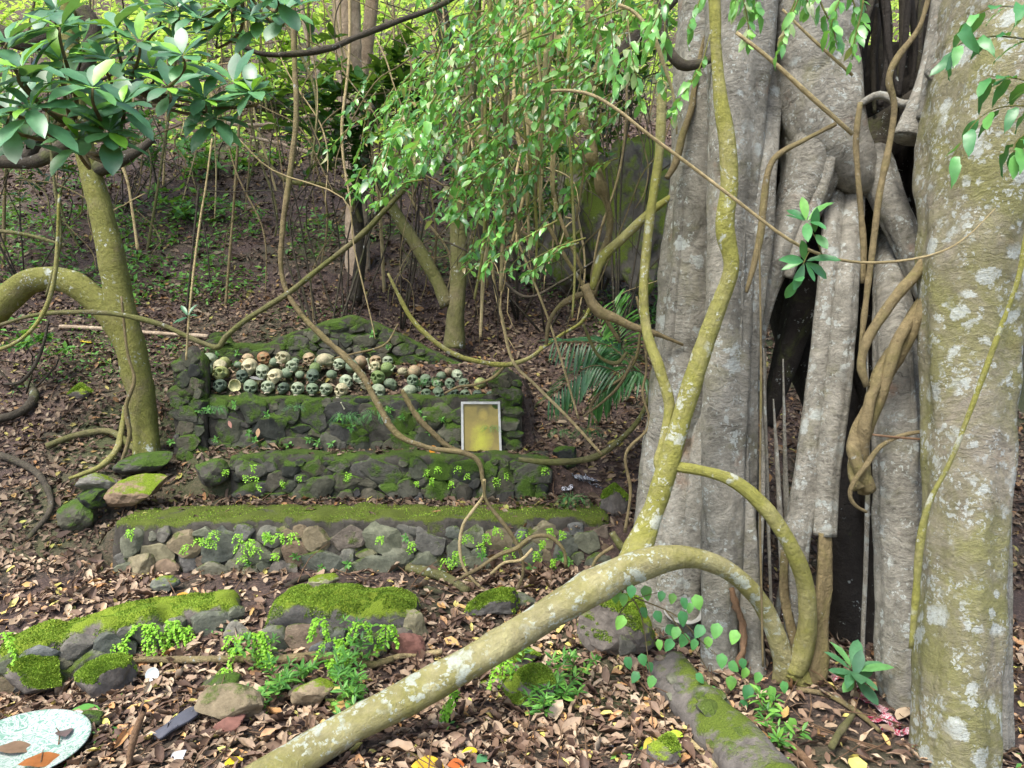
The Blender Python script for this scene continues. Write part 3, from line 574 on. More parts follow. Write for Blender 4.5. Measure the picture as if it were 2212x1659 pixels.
for k in range(46):
    px = bgs.choice([bgs.uniform(-80, 1400), bgs.uniform(330, 1250)]); Y = bgs.uniform(8.6, 17); g = G(px, bgs.uniform(250, 560), 8.0) if False else None
    x = (px-CX)/F*Y; z = float(gz(x, Y)); h = bgs.uniform(2.0, 6.0); lean = bgs.uniform(-1.6, 1.6); r = bgs.uniform(.008, .026)*(1.3 if k % 7 == 0 else 1)
    P = [(x, Y, z-.1), (x+lean*.25+bgs.uniform(-.25, .25), Y, z+h*.3), (x+lean*.5+bgs.uniform(-.35, .35), Y+bgs.uniform(-.3, .3), z+h*.65), (x+lean+bgs.uniform(-.2, .2), Y, z+h)]
    V, f, uv, _ = tube_data(P, [r, r*.9, r*.8, r*.5], 7, .2, (), .12, 6, k)
    tag(obj('sapling', V, f, M[bgs.choice(['vine', 'darkbark', 'mossy', 'tan', 'vine'])], uv=uv, base=P[0]), 'thin bare sapling stem standing among others on the hillside', 'sapling', 'thin saplings on the hillside')
for k in range(40):                      # thin hanging lianas
    px = bgs.uniform(560, 1360); Y = bgs.uniform(6.5, 11); x = (px-CX)/F*Y; z1 = H+(719-bgs.uniform(250, 700))/F*Y; z0 = H+(719+60)/F*Y
    r = bgs.uniform(.006, .016); d = bgs.uniform(-.4, .4)
    P = [(x, Y, z1), (x+bgs.uniform(-.1, .1), Y, z1+.7), (x+d+bgs.uniform(-.15, .15), Y, z1+1.7), (x+d*1.6, Y, z1+4)]
    V, f, uv, _ = tube_data(P, [r*.6, r, r, r*1.1], 6, .12, (), .15, 8, k)
    tag(obj('hanging_liana', V, f, M[bgs.choice(['vine', 'tan', 'vine', 'yellow', 'mossy'])], uv=uv, base=P[0]), 'thin liana hanging down among others in the middle of the wood', 'liana', 'thin lianas hanging in the wood')

for k in range(16):                      # upright pale stems inside the hanging foliage
    px = bgs.uniform(1040, 1260); Y = bgs.uniform(4.6, 5.8); d = bgs.uniform(-40, 40); e = bgs.uniform(380, 700); r_ = bgs.uniform(2.5, 5.5)
    V, f, uv, _ = td([(px, -60, Y, r_), (px+d*.4, 80, Y, r_*1.1), (px+d*.3+bgs.uniform(-22, 22), 240, Y, r_), (px+d+bgs.uniform(-22, 22), e-140, Y, r_*.9), (px+d*1.4, e, Y, r_*.7)], sides=7, step=.08, bump=.14, bf=12, seed=k)
    tag(obj('liana', V, f, M[bgs.choice(['tan', 'yellow', 'tan', 'vine'])], uv=uv), 'pale upright liana stem running up through the hanging foliage', 'liana', 'pale stems inside the hanging foliage')
for k in range(135):                     # tangle of very thin stems
    px = bgs.choice([bgs.gauss(1120, 170), bgs.uniform(540, 1400), bgs.uniform(-50, 500)]); Y = bgs.uniform(5.2, 9.5) if px > 540 else bgs.uniform(7.5, 12); py = bgs.uniform(150, 760) if px > 540 else bgs.uniform(250, 600); r = bgs.uniform(.0025, .0065)*Y/6
    P = [W(px, py, Y)]; dx, dy = bgs.uniform(-1, 1)*.5, bgs.uniform(.5, 1)
    for q in range(5):
        P.append(P[-1]+np.array([dx*bgs.uniform(.1, .5), bgs.uniform(-.1, .1), dy*bgs.uniform(.15, .5)])); dx += bgs.uniform(-.7, .7); dy = max(-.2, dy+bgs.uniform(-.4, .4))
    V, f, uv, _ = tube_data(P, [r*.6, r, r*1.1, r, r*1.1, r], 5, .12, (), .1, 8, k)
    tag(obj('thin_vine', V, f, M[bgs.choice(['vine', 'tan', 'vine', 'darkbark', 'mossy'])], uv=uv, base=P[0]), 'wiry bare vine in the tangle between the trees', 'vine', 'wiry vines tangled between the trees')

def liana(label, L, Y=None, mat='vine', name='liana', cat='liana', sides=10, **k):
    P, r = pxs(L, Y); r = r*.74; V, f, uv, _ = tube_data(P, r, sides, **({'step': .04, 'bump': .19, 'bf': 11, 'seed': len(label)} | k))
    return tag(obj(name, V, f, M[mat], uv=uv, base=P[-1]), label, cat)
liana('long V-shaped branch dipping to a point above the left pier', [(-30, 712, 5), (70, 682, 6), (170, 674, 7), (260, 680, 7), (350, 702, 8), (430, 738, 8), (470, 750, 9), (490, 725, 8), (540, 685, 8), (620, 635, 8), (700, 572, 7), (780, 508, 8), (840, 445, 8), (890, 390, 7)], 6.3, 'mossy')
liana('yellow-green vine curving down to the left edge in front of the bowed limb', [(128, 420, 4), (124, 520, 5), (120, 585, 6), (105, 650, 6), (75, 705, 6), (30, 742, 6), (-30, 765, 7)], 5.9, 'yellow')
liana('dark thin vine dropping from the bowed limb to the leaves at left', [(105, 690, 3), (95, 740, 4), (75, 790, 5), (45, 825, 5), (10, 830, 4)], 6.0, 'darkbark')
liana('straight tan vine hanging in front of the left pier with a leaf rosette', [(458, 300, 3), (445, 400, 3), (432, 480, 3.4), (418, 590, 3.4), (408, 690, 3.4), (402, 778, 3)], 5.8, 'tan', sides=8, bump=.05)
liana('thick tan liana crossing down in front of the skulls', [(632, -40, 8), (636, 120, 8), (640, 250, 8), (626, 380, 8), (612, 480, 7), (608, 590, 7), (640, 665, 8), (700, 730, 9), (750, 775, 10), (785, 815, 9), (820, 880, 8), (860, 940, 9), (930, 968, 8), (1000, 978, 8), (1035, 1000, 7), (1045, 1055, 6)], 6.3, 'vine')
liana('twisted rope of brown roots hanging from the ledge left of the picture', [(868, 842, 6), (885, 875, 8), (905, 905, 9), (935, 935, 8), (965, 962, 7), (1000, 978, 7)], 6.55, 'vine', flutes=((3, .3, 0),), twist=30)
liana('left half of the heart-shaped liana loop over the lower wall', [(1046, 1035, 5), (1044, 1070, 5), (1020, 1105, 5), (1000, 1135, 5), (993, 1185, 5), (1004, 1230, 4.5), (1040, 1270, 4.5), (1085, 1295, 4)], 5.2, 'tan')
liana('right half of the heart-shaped liana loop over the lower wall', [(1044, 1040, 5), (1050, 1080, 5), (1075, 1115, 5.5), (1105, 1155, 6), (1125, 1195, 6), (1130, 1235, 5.5), (1118, 1270, 5), (1098, 1290, 4)], 5.15, 'vine')
liana('mossy branch sagging across the right slope of the peaked wall', [(838, 590, 4), (862, 640, 6), (890, 690, 7), (930, 730, 7), (975, 762, 7), (1030, 780, 7), (1090, 788, 7), (1140, 775, 6), (1175, 750, 6), (1215, 722, 6), (1255, 697, 6), (1280, 655, 6)], 6.6, 'yellow')
liana('short vine loop over the skulls below the sagging branch', [(1095, 782, 5), (1070, 812, 5), (1030, 830, 4.5), (990, 836, 4), (960, 850, 3)], 6.6, 'vine')
liana('thin vine arched on the face of the peaked wall', [(860, 700, 3), (830, 745, 3), (760, 765, 3), (700, 782, 3), (660, 810, 4), (655, 850, 3)], 7.25, 'vine')
liana('gnarled horizontal root lying right of the framed picture', [(1120, 992, 8), (1180, 998, 9), (1240, 996, 9), (1290, 985, 9), (1330, 958, 8), (1370, 920, 8), (1398, 870, 7), (1410, 800, 6)], 5.9, 'mossy', sides=12)
liana('curving brown root in the leaves right of the horizontal root', [(1290, 915, 4), (1275, 880, 5), (1300, 845, 5), (1345, 815, 5), (1375, 770, 5), (1385, 700, 4)], 6.1, 'vine')
liana('pale bent cane running down to the horizontal root', [(1078, 425, 3), (1066, 520, 4), (1066, 600, 4.2), (1085, 690, 4.5), (1108, 780, 4.5), (1160, 835, 4.5), (1230, 905, 4.5), (1300, 982, 4)], 5.4, 'tan', name='cane', cat='cane', sides=8, bump=.04)
liana('pale straight cane beside the bent one, ending above the leaves', [(1118, 520, 3), (1150, 600, 3.2), (1195, 720, 3.4), (1250, 905, 3)], 5.8, 'tan', name='cane', cat='cane', sides=8, bump=.04)
liana('thick pale dry stick hanging with a frayed lower end', [(1080, 430, 3), (1055, 520, 5), (1044, 600, 6), (1040, 680, 5.5), (1038, 728, 4)], 5.0, 'tan', name='cane', cat='cane', sides=10, bump=.12)
liana('knotty grey-brown liana twisting down left of the cliff', [(1268, -60, 15), (1276, 40, 14), (1290, 90, 15), (1300, 120, 15), (1280, 175, 10), (1264, 215, 11), (1262, 260, 15), (1278, 300, 12), (1280, 340, 20), (1290, 365, 11), (1298, 400, 19), (1312, 440, 9), (1318, 490, 9), (1308, 530, 9), (1290, 575, 12), (1280, 640, 13)], 5.6, 'vine', sides=14, bump=.22, bf=9)
liana('broken brown branch ending in a point against the fig tree', [(1262, 615, 15), (1285, 665, 16), (1330, 690, 14), (1375, 708, 12), (1430, 726, 8), (1476, 745, 4)], 4.75, 'vine', name='branch', cat='branch', sides=14, bump=.2)
liana('yellow-green branch slanting up to the fig tree from the knotty liana', [(1278, 625, 9), (1300, 560, 13), (1345, 515, 13), (1400, 462, 12), (1450, 425, 9), (1500, 385, 6), (1540, 335, 4)], 5.0, 'yellow', name='branch', cat='branch', sides=12, bump=.14)
liana('branch reaching left from the knot below the cliff', [(1270, 630, 8), (1235, 645, 12), (1205, 665, 8), (1185, 700, 6), (1180, 745, 5)], 5.3, 'vine', name='branch', cat='branch')
liana('dark dead trunk slanting across the cliff top', [(1180, 240, 10), (1250, 185, 13), (1330, 120, 15), (1400, 55, 16), (1480, -30, 16)], 6.6, 'darkbark', name='branch', cat='branch', sides=14, flutes=((3, .2, 0),))
liana('dark S-shaped branch curling at the left edge of the fig tree', [(1425, -50, 13), (1432, 40, 13), (1440, 100, 14), (1480, 142, 15), (1540, 125, 12), (1600, 90, 8)], 4.5, 'darkbark', name='branch', cat='branch', sides=12)
liana('hooked yellow-brown root dangling beside the cliff', [(1530, 30, 5), (1500, 190, 8), (1495, 230, 9), (1475, 290, 10), (1460, 350, 10), (1440, 385, 8)], 4.75, 'vine')
liana('long thin twig arching right across the fig tree', [(1190, 196, 4), (1230, 196, 5), (1280, 206, 5), (1335, 238, 5), (1400, 290, 5.2), (1500, 364, 5.2), (1600, 440, 5), (1700, 515, 5), (1780, 552, 4.6), (1860, 567, 4.2), (1950, 563, 3.8), (2030, 545, 3.2), (2090, 510, 2.4), (2150, 450, 1.6)], 2.9, 'tan', name='twig', cat='twig', sides=8, bump=.05)
liana('stout pale cut stick pointing down right at the top of the fig tree', [(1590, 70, 5), (1660, 125, 6), (1740, 198, 7), (1842, 290, 6)], 2.7, 'tan', name='cut_stick', cat='stick', sides=10, bump=.06)
liana('shorter cut stick above and right of the stout one', [(1690, 20, 3), (1745, 75, 4), (1842, 163, 4.4)], 2.6, 'tan', name='cut_stick', cat='stick', sides=8, bump=.06)
liana('tan bowed vine dropping from the upper foliage left of the fig', [(1335, 10, 5), (1372, 28, 5.5), (1412, 80, 6), (1434, 140, 6), (1456, 212, 4.5), (1462, 290, 3)], 3.4, 'tan', sides=8)
liana('thin liana bending across the knee of the fig tree', [(1805, 268, 7), (1742, 300, 7), (1684, 332, 8), (1660, 368, 9), (1650, 438, 9), (1643, 505, 9), (1628, 575, 9), (1612, 632, 6)], 4.1, 'vine')
liana('straight vine hanging before the dark hollow', [(1858, 222, 7), (1849, 300, 8), (1853, 375, 8), (1860, 458, 8), (1866, 542, 8), (1864, 612, 7)], 4.0, 'vine')
liana('wavy vine falling from the dark fork to the hollow', [(2010, -20, 6), (1985, 60, 7), (1938, 125, 9), (1920, 170, 10), (1932, 233, 9), (1917, 333, 9), (1900, 417, 9), (1887, 521, 9), (1874, 625, 9), (1866, 690, 8), (1858, 760, 6)], 3.95, 'vine')
liana('thick vine curling round the hollow edge', [(2010, 540, 16), (1980, 590, 15), (1945, 628, 15), (1903, 685, 15), (1872, 736, 15), (1860, 785, 14), (1872, 835, 9)], 3.9, 'vine', sides=14)
rs = random.Random(9); tb = empty('liana_bundle', W(1848, 980, 3.95), 'bundle of three twisted brown lianas hugging the pale root column', 'liana')
for k in range(3):
    P = [(x+12*math.cos(k*2.1+i*1.0), y+5*math.sin(k*2.1+i), 3.93+.04*math.sin(k*2.1+i*1.0), 13) for i, (x, y) in enumerate([(2018, 620), (1985, 680), (1950, 735), (1919, 790), (1889, 861), (1864, 927), (1852, 975), (1857, 1021), (1868, 1060)])]
    tube('strand', P, None, M['vine'], tb, sides=12, step=.03, bump=.14, bf=14)
liana('thin hooked vine looping below the liana bundle', [(2003, 930, 4.5), (1946, 941, 6), (1901, 965, 7), (1870, 1007, 8), (1845, 1040, 8), (1836, 1070, 6), (1848, 1092, 5), (1872, 1106, 5)], 3.85, 'vine')
liana('thin straight root tied across the pale root column', [(1885, 939, 3), (1940, 945, 3.5), (2003, 950, 3)], 3.84, 'brownstick')
liana('long yellow vine climbing the outer face of the right column', [(1968, 1400, 8), (1978, 1290, 9), (1988, 1170, 11), (2008, 1085, 9), (2053, 996, 8), (2097, 884, 8), (2133, 787, 8), (2168, 691, 7), (2200, 600, 7), (2220, 500, 7)], 3.34, 'yellow', sides=12)
liana('thin green liana hanging straight left of the arch', [(1640, 500, 3), (1644, 800, 3.4), (1642, 1100, 3.4), (1648, 1440, 3.4)], 4.0, 'vine', sides=6)
liana('dark drooping branch across the top of the photo', [(500, 85, 5), (560, 115, 6), (630, 117, 7), (710, 105, 8), (780, 76, 8), (870, 42, 7.5), (950, 12, 7), (1050, -50, 7)], 4.4, 'darkbark', name='branch', cat='branch')
liana('thin liana falling in front of the lower wall beside the fig foot', [(1390, 640, 3), (1402, 740, 4), (1400, 850, 4), (1440, 1000, 4), (1450, 1100, 4)][:0] or [(1390, 735, 4), (1412, 800, 4.5), (1408, 880, 4.5), (1425, 960, 4.5), (1462, 1040, 4.5), (1466, 1120, 4.5)][:0] or [(1368, 700, 4), (1410, 800, 4), (1402, 880, 4.4), (1430, 960, 4.4), (1340, 1040, 4.4)][:0] or [(1375, 640, 3.5), (1392, 730, 4.4), (1396, 800, 4.4), (1388, 850, 4.4), (1402, 920, 4.4), (1352, 980, 4.4), (1362, 1060, 4.4), (1350, 1150, 4.4)], 4.9, 'vine', sides=8)
liana('looping root across the lower wall toward the fig foot', [(1222, 1225, 5), (1218, 1190, 5), (1190, 1160, 6), (1150, 1160, 6), (1115, 1185, 6), (1075, 1200, 6), (1030, 1230, 5), (980, 1255, 4)], 5.1, 'vine')
liana('forked root below the looping root', [(1150, 1185, 4), (1125, 1210, 5), (1090, 1215, 4.5), (1060, 1240, 4)], 5.05, 'tan')
liana('cut stub of a branch at the fork of the bowed tree', [(1350, 1190, 12), (1330, 1165, 11), (1322, 1150, 10)], 4.2, 'mossy', name='stub', cat='branch', sides=12)
liana('thin vine rising from the leaves to the cut stub', [(1260, 1285, 4.5), (1275, 1240, 5), (1290, 1205, 5), (1325, 1180, 5)], 4.6, 'vine')
for k, (L, Y, mt, lb) in enumerate([
    ([(430, 400, 3), (410, 600, 3), (400, 700, 3)], 8, 'darkbark', 'dark leaning stem on the hillside right of the curved tree'),
    ([(298, 540, 4), (285, 450, 4), (272, 380, 4), (235, 300, 4)], 9, 'tan', 'tan stem leaning behind the curved tree trunk'),
    ([(100, 220, 4), (118, 400, 5), (130, 520, 5), (100, 640, 4)], 6.2, 'mossy', 'mossy thin stem hanging above the bowed limb'),
    ([(-30, 495, 5), (60, 508, 6), (140, 530, 6)], 7.5, 'mossy', 'straight mossy branch entering from the left edge'),
    ([(650, 0, 6), (665, 90, 6), (690, 170, 7), (720, 250, 5)], 9.5, 'palebark', 'pale leaning stem left of the barkless dead tree'),
    ([(540, 295, 5), (620, 315, 6), (690, 335, 6), (790, 350, 4)], 11, 'palebark', 'bare fallen pole slanting before the dead tree'),
    ([(440, 255, 5), (520, 270, 6), (620, 265, 6), (720, 232, 5)], 12, 'palebark', 'broken pale pole lying behind the large green leaves'),
    ([(560, 330, 5), (620, 390, 6), (700, 400, 7), (760, 440, 8), (780, 480, 6)], 9, 'mossy', 'mossy limb arching toward the dead tree foot'),
    ([(1180, 480, 6), (1230, 570, 6), (1290, 660, 6), (1340, 740, 5)], 6.2, 'vine', 'brown vine slanting down under the hanging foliage'),
    ([(1195, 150, 6), (1200, 260, 6), (1192, 380, 7), (1210, 470, 6), (1260, 590, 5)], 6.4, 'vine', 'crooked vine hanging left of the knotty liana'),
    ([(1140, -30, 8), (1150, 120, 8), (1165, 260, 8), (1160, 380, 7), (1175, 460, 6)], 5.8, 'yellow', 'yellow-green upright stem inside the leafy climbers'),
    ([(1370, 770, 4), (1340, 830, 4), (1300, 870, 4), (1260, 900, 4)], 6.0, 'vine', 'thin arched root over the palm fronds'),
    ([(1355, 760, 5), (1330, 785, 6), (1290, 765, 5), (1260, 700, 5)], 5.2, 'mossy', 'hanging loop of mossy root beside the fig'),
    ([(960, 520, 3), (1040, 560, 3), (1130, 640, 5), (1210, 610, 4), (1290, 560, 4)], 7.5, 'darkbark', 'dark sagging root on the hillside behind the canes')]):
    liana(lb, L, Y, mt, name='stem' if 'stem' in lb else 'liana', cat='stem' if 'stem' in lb else 'liana')
# ---------------------------------------------------------------- skulls
def skull_mesh(broken=False, seed=0):
    nr, ns = 46, 56; V = []
    for i in range(nr+1):
        t = (i/nr)**1.25*math.pi                 # pole at the face (-y), denser there
        for j in range(ns):
            a = 2*math.pi*j/ns; V.append((math.sin(t)*math.cos(a), -math.cos(t), math.sin(t)*math.sin(a)))
    D = np.array(V); x, y, z = D[:, 0], D[:, 1], D[:, 2]
    P = D*np.array([.071, .088, .069]); fr = sstep(.15, -.55, y); lowz = sstep(.05, -.9, z)
    P[:, 0] *= 1-.10*fr*sstep(-.1, .7, z)*0-.33*fr*lowz
    P[:, 2] += -.034*fr*lowz; P[:, 1] += .012*fr*sstep(-.2, .9, z) - .010*fr*lowz
    P[:, 2] = np.where((y > 0) & (z < -.35), P[:, 2]*.86, P[:, 2])       # flatter skull base
    X, Yc, Zc = P[:, 0].copy(), P[:, 1].copy(), P[:, 2].copy(); F_ = y < .1
    def bumpat(cx, cz, rx, rz, k): return np.exp(-((X-cx)/rx)**2-((Zc-cz)/rz)**2)*F_*k
    P[:, 1] -= bumpat(.03, .019, .03, .008, .007)+bumpat(-.03, .019, .03, .008, .007)+bumpat(0, .012, .012, .012, .004)
    for s in (-1, 1):
        P[:, 0] += s*bumpat(s*.05, -.03, .015, .012, .013); P[:, 1] -= bumpat(s*.047, -.03, .014, .011, .006)
    def pit(cx, cz, rx, rz, dep, pw=2.2):
        d = np.sqrt(((X-cx)/rx)**2+((Zc-cz)/rz)**2); return np.where(F_, dep*np.clip(1.15-d**pw, 0, 1), 0)
    for s in (-1, 1): P[:, 1] += pit(s*.0295, -.004, .0205, .0175, .05, 3)
    wn = np.interp(Zc, [-.052, -.02], [.0145, .006]); d = np.abs(X)/wn
    P[:, 1] += np.where(F_ & (Zc < -.016) & (Zc > -.052), .032*np.clip(1.2-d**3, 0, 1), 0)
    for s in (-1, 1): P[:, 0] -= s*.012*np.exp(-((y+.35)/.2)**2-((z+.05)/.3)**2)*(s*x > 0)
    if broken: P[:, 1] += pit(.006, -.02, .05, .042, .07, 2)
    P += (D*fbm(P, 30, seed, 2)[:, None]*.0012)
    i = np.arange(nr)[:, None]; j = np.arange(ns)[None]; k = (j+1) % ns
    q = np.stack([i*ns+j, (i+1)*ns+j, (i+1)*ns+k, i*ns+k], -1).reshape(-1, 4)
    return P, [q[:, ::-1]]
def teeth_mesh(n=10):
    parts = []
    for k in range(n):
        if n < 10 and k in (3, 6): continue
        a = (k-(n-1)/2)/(n-1)*2; x = a*.026; y = -.083+.022*a*a
        c = np.array([(sx, sy, sz) for sx in (-1, 1) for sy in (-1, 1) for sz in (-1, 1)])*np.array([.0022, .002, .0055])
        c[:, 0] *= np.where(c[:, 2] < 0, .8, 1)
        parts.append((c+np.array([x, y, -.083]), [np.array([(0, 1, 3, 2), (4, 6, 7, 5), (0, 4, 5, 1), (2, 3, 7, 6), (0, 2, 6, 4), (1, 5, 7, 3)])], None, 0))
    return merge(parts)
m, nt, p = newmat('old_bone'); M['bone'] = m
oi = nt.nodes.new('ShaderNodeObjectInfo'); co = coords(nt)
rnv = nd(nt, 'ShaderNodeVectorMath', {0: co, 1: nd(nt, 'ShaderNodeCombineXYZ', {0: math_(nt, 'MULTIPLY', oi.outputs['Random'], 7)}).outputs[0]}, operation='ADD').outputs[0]
col = mix(nt, 1, oi.outputs['Color'], ramp(nt, noise(nt, rnv, 22, 6, .7), [(.3, (.42, .5, .42)), (.55, (.95, .97, .9)), (.75, (1.2, 1.15, 1.05))]), 'MULTIPLY')
col = mix(nt, ramp(nt, noise(nt, rnv, 13, 4), [(.5, 0), (.66, .5)]), col, (.10, .16, .07))
col = mix(nt, ramp(nt, noise(nt, rnv, 55, 3), [(.6, 0), (.68, .55)]), col, (.06, .06, .045))
nt.links.new(col, p.inputs['Base Color']); p.inputs['Roughness'].default_value = .75; bump(nt, p, noise(nt, rnv, 60, 5), .35, .004)
M['teeth'] = plain('old_teeth', (.42, .38, .28), .5, .2, 60)
SKC = {'cream': ((.48, .42, .28), 'cream'), 'tan': ((.40, .28, .18), 'tan'), 'rust': ((.30, .15, .07), 'rusty brown'), 'lime': ((.33, .35, .13), 'yellow-green'),
       'pale': ((.33, .37, .27), 'pale green-white'), 'green': ((.17, .22, .15), 'grey-green'), 'dark': ((.075, .105, .08), 'dark mossy green'), 'vgreen': ((.17, .235, .08), 'bright mossy green')}
me_s = {}
for k in ('whole', 'broken'):
    P, q = skull_mesh(k == 'broken', 3); me_s[k] = mesh('skull', P, q, M['bone'])
tv = teeth_mesh(10); me_t = mesh('teeth', tv[0], tv[1], M['teeth'], smooth=False)
# zoomA/zoomB: image x, y of the centre, width, colour, yaw (deg, + turns to the photo's right), pitch
SA = [(570, 790, 138, 'dark', 10), (735, 800, 138, 'dark', 0), (1050, 810, 148, 'green', 20), (1230, 815, 145, 'pale', 8), (1395, 825, 118, 'dark', -5), (1540, 830, 142, 'pale', 5), (1690, 832, 122, 'green', 0), (1835, 838, 136, 'pale', 10), (1995, 845, 142, 'cream', 0)]
SAm = [(585, 640, 148, 'green', 5), (745, 672, 158, 'lime', 0), (960, 697, 122, 'dark', 15), (1175, 652, 138, 'pale', 10), (1305, 697, 155, 'cream', -12), (1420, 675, 115, 'green', 160), (1560, 690, 90, 'green', 200), (1695, 695, 134, 'dark', 10), (1890, 685, 96, 'green', 150), (2040, 755, 134, 'pale', 25)]
SAt = [(615, 535, 155, 'pale', -5, 'broken'), (735, 598, 138, 'cream', 5, 'broken'), (780, 565, 120, 'lime', 180), (925, 590, 80, 'green', 120), (1020, 520, 112, 'tan', 0), (1040, 600, 158, 'cream', -12), (1185, 510, 132, 'rust', 35), (1390, 510, 142, 'cream', -5), (1300, 560, 100, 'green', 140), (1480, 600, 122, 'pale', -15), (1515, 545, 70, 'green', 90), (1655, 515, 125, 'tan', 0), (1820, 535, 152, 'cream', 120), (1755, 560, 112, 'green', 30), (1720, 620, 115, 'vgreen', 170), (1970, 575, 122, 'pale', 10), (2100, 600, 134, 'green', 200)]
SB = [(380, 855, 152, 'pale', 5), (705, 855, 128, 'pale', -60), (880, 885, 112, 'green', 5), (1005, 875, 125, 'green', 20), (1160, 885, 118, 'dark', 30), (1285, 893, 114, 'green', 0), (1410, 900, 114, 'dark', 0), (1552, 915, 118, 'dark', 10)]
SBm = [(190, 712, 142, 'pale', 15), (380, 712, 144, 'vgreen', 0), (510, 782, 118, 'green', 120), (245, 805, 84, 'cream', 60), (740, 748, 126, 'green', -10), (875, 738, 112, 'green', 30), (990, 782, 88, 'pale', 10), (1125, 778, 106, 'green', 20), (1270, 775, 108, 'green', 10), (1440, 778, 124, 'lime', 170), (790, 840, 70, 'green', 60), (1590, 735, 76, 'green', 120)]
SBt = [(200, 555, 134, 'tan', 175), (355, 545, 122, 'tan', 20), (350, 602, 112, 'cream', -5), (480, 545, 114, 'pale', 15), (475, 625, 132, 'vgreen', 180), (755, 655, 134, 'tan', 180), (630, 655, 90, 'cream', 120), (1040, 705, 104, 'green', 160), (1200, 690, 112, 'pale', 40), (1110, 655, 80, 'tan', 150)]
ORD = 'first second third fourth fifth sixth seventh eighth ninth tenth eleventh twelfth thirteenth fourteenth fifteenth sixteenth seventeenth eighteenth nineteenth twentieth twenty-first twenty-second twenty-third twenty-fourth twenty-fifth twenty-sixth twenty-seventh twenty-eighth'.split()
for row, A_, B_, Yr in (('front', SA, SB, 6.93), ('middle', SAm, SBm, 7.07), ('top', SAt, SBt, 7.2)):
    L = [(((350+q[0]/4.424)/1.085, (720+q[1]/4.424)/1.085, q[2]/4.424/1.085)+q[3:]) for q in A_] + [(((800+q[0]/4.424)/1.085, (720+q[1]/4.424)/1.085, q[2]/4.424/1.085)+q[3:]) for q in B_]
    L.sort()
    for k, q in enumerate(L):
        px, py, wd, cl, yaw = q[:5]; br = len(q) > 5; Y = Yr-(.07 if row != 'front' and py > {'middle': 808, 'top': 785}[row] else 0)
        s = wd/F*Y/.142
        o = bpy.data.objects.new('skull', me_s['broken' if br else 'whole']); COL.objects.link(o)
        p_ = W(px, py+2, Y); o.location = p_; o.scale = (s*random.uniform(.93, 1.05), s*random.uniform(.93, 1.07), s*random.uniform(.9, 1.06))
        o.rotation_euler = (math.radians(random.uniform(-20, 8)+(10 if br else 0)), math.radians(random.uniform(-14, 14)), math.radians(yaw+random.uniform(-14, 14)))
        c = np.array(SKC[cl][0])*random.uniform(.75, 1.0); o.color = (*c, 1)
        how = 'with a smashed open face' if br else ('seen from behind' if abs(yaw) > 110 else 'turned to the side' if abs(yaw) > 32 else 'facing out')
        tag(o, f'{SKC[cl][1]} skull {how}, {ORD[k]} from the left in the {row} row', 'skull', 'human skulls stacked on the stone ledge')
        if cl in ('cream', 'pale', 'tan', 'green') and abs(yaw) < 60 and not br:
            t = bpy.data.objects.new('teeth', me_t); COL.objects.link(t); t.parent = o
# upturned skull cap in the front row
P, q = skull_mesh(False, 5); V_, f = ICO[3]; keep = V_[:, 1] > -.15
idx = -np.ones(len(V_), int); idx[keep] = np.arange(keep.sum()); f2 = idx[f[keep[f].all(1)]]
Vo = V_[keep]*np.array([.06, .05, .062]); Vi = Vo*.9; n0 = len(Vo)
from collections import Counter
ed = Counter(); 
for t in f2:
    for a, b in ((t[0], t[1]), (t[1], t[2]), (t[2], t[0])): ed[(a, b)] += 1
rim = np.array([(b, a, a+n0, b+n0) for (a, b) in ed if (b, a) not in ed])
o = obj('hollow_cranium', np.vstack([Vo, Vi])+W((350+885/4.424)/1.085, (720+812/4.424)/1.085, 6.92), [f2, f2[:, ::-1]+n0, rim], M['bone']); o.color = (.46, .43, .24, 1)
tag(o, 'hollow skull cap turned open side out in the front row of skulls', 'skull')
# long bones and bits lying among the skulls
def bone(label, a, b, Y, r=.009, c=(.5, .48, .36)):
    p0, p1 = W(*a, Y), W(*b, Y); d = p1-p0
    V, f, uv, _ = tube_data([p0, p0+d*.08, p0+d*.3, p0+d*.7, p0+d*.92, p1], [r*1.3, r*1.7, r*.8, r*.8, r*1.7, r*1.3], 10, .02, ((2, .2, 0),), .05)
    o = obj('long_bone', V, f, M['bone'], uv=uv); o.color = (*c, 1); tag(o, label, 'bone')
zA = lambda x, y: ((350+x/4.424)/1.085, (720+y/4.424)/1.085); zB = lambda x, y: ((800+x/4.424)/1.085, (720+y/4.424)/1.085)
bone('cream long bone standing upright between skulls near the thick liana', zB(265, 530), zB(300, 650), 7.1)
bone('pale green long bone leaning in the top row right of the liana', zB(560, 610), zB(520, 660), 7.08, c=(.4, .45, .3))
bone('small brown bone between the lime skull and the dark skull', zA(830, 630), zA(880, 680), 7.05, c=(.3, .2, .13))
bone('grey bone fragment lying below the skulls at the left of the ledge', zA(470, 875), zA(560, 868), 6.87, .006)
bone('thin white bone poking down from the ledge over the wall', zA(1985, 985), zA(2025, 1060), 6.74, .005)
V, f, uv, _ = tube_data([W(*zA(1035, 718), 6.97), W(*zA(1100, 740), 6.97), W(*zA(1190, 752), 6.97)], [.012, .018, .012], 12, .02); 
m = plain('tin', (.42, .42, .42), .35, .25, 30, .6)
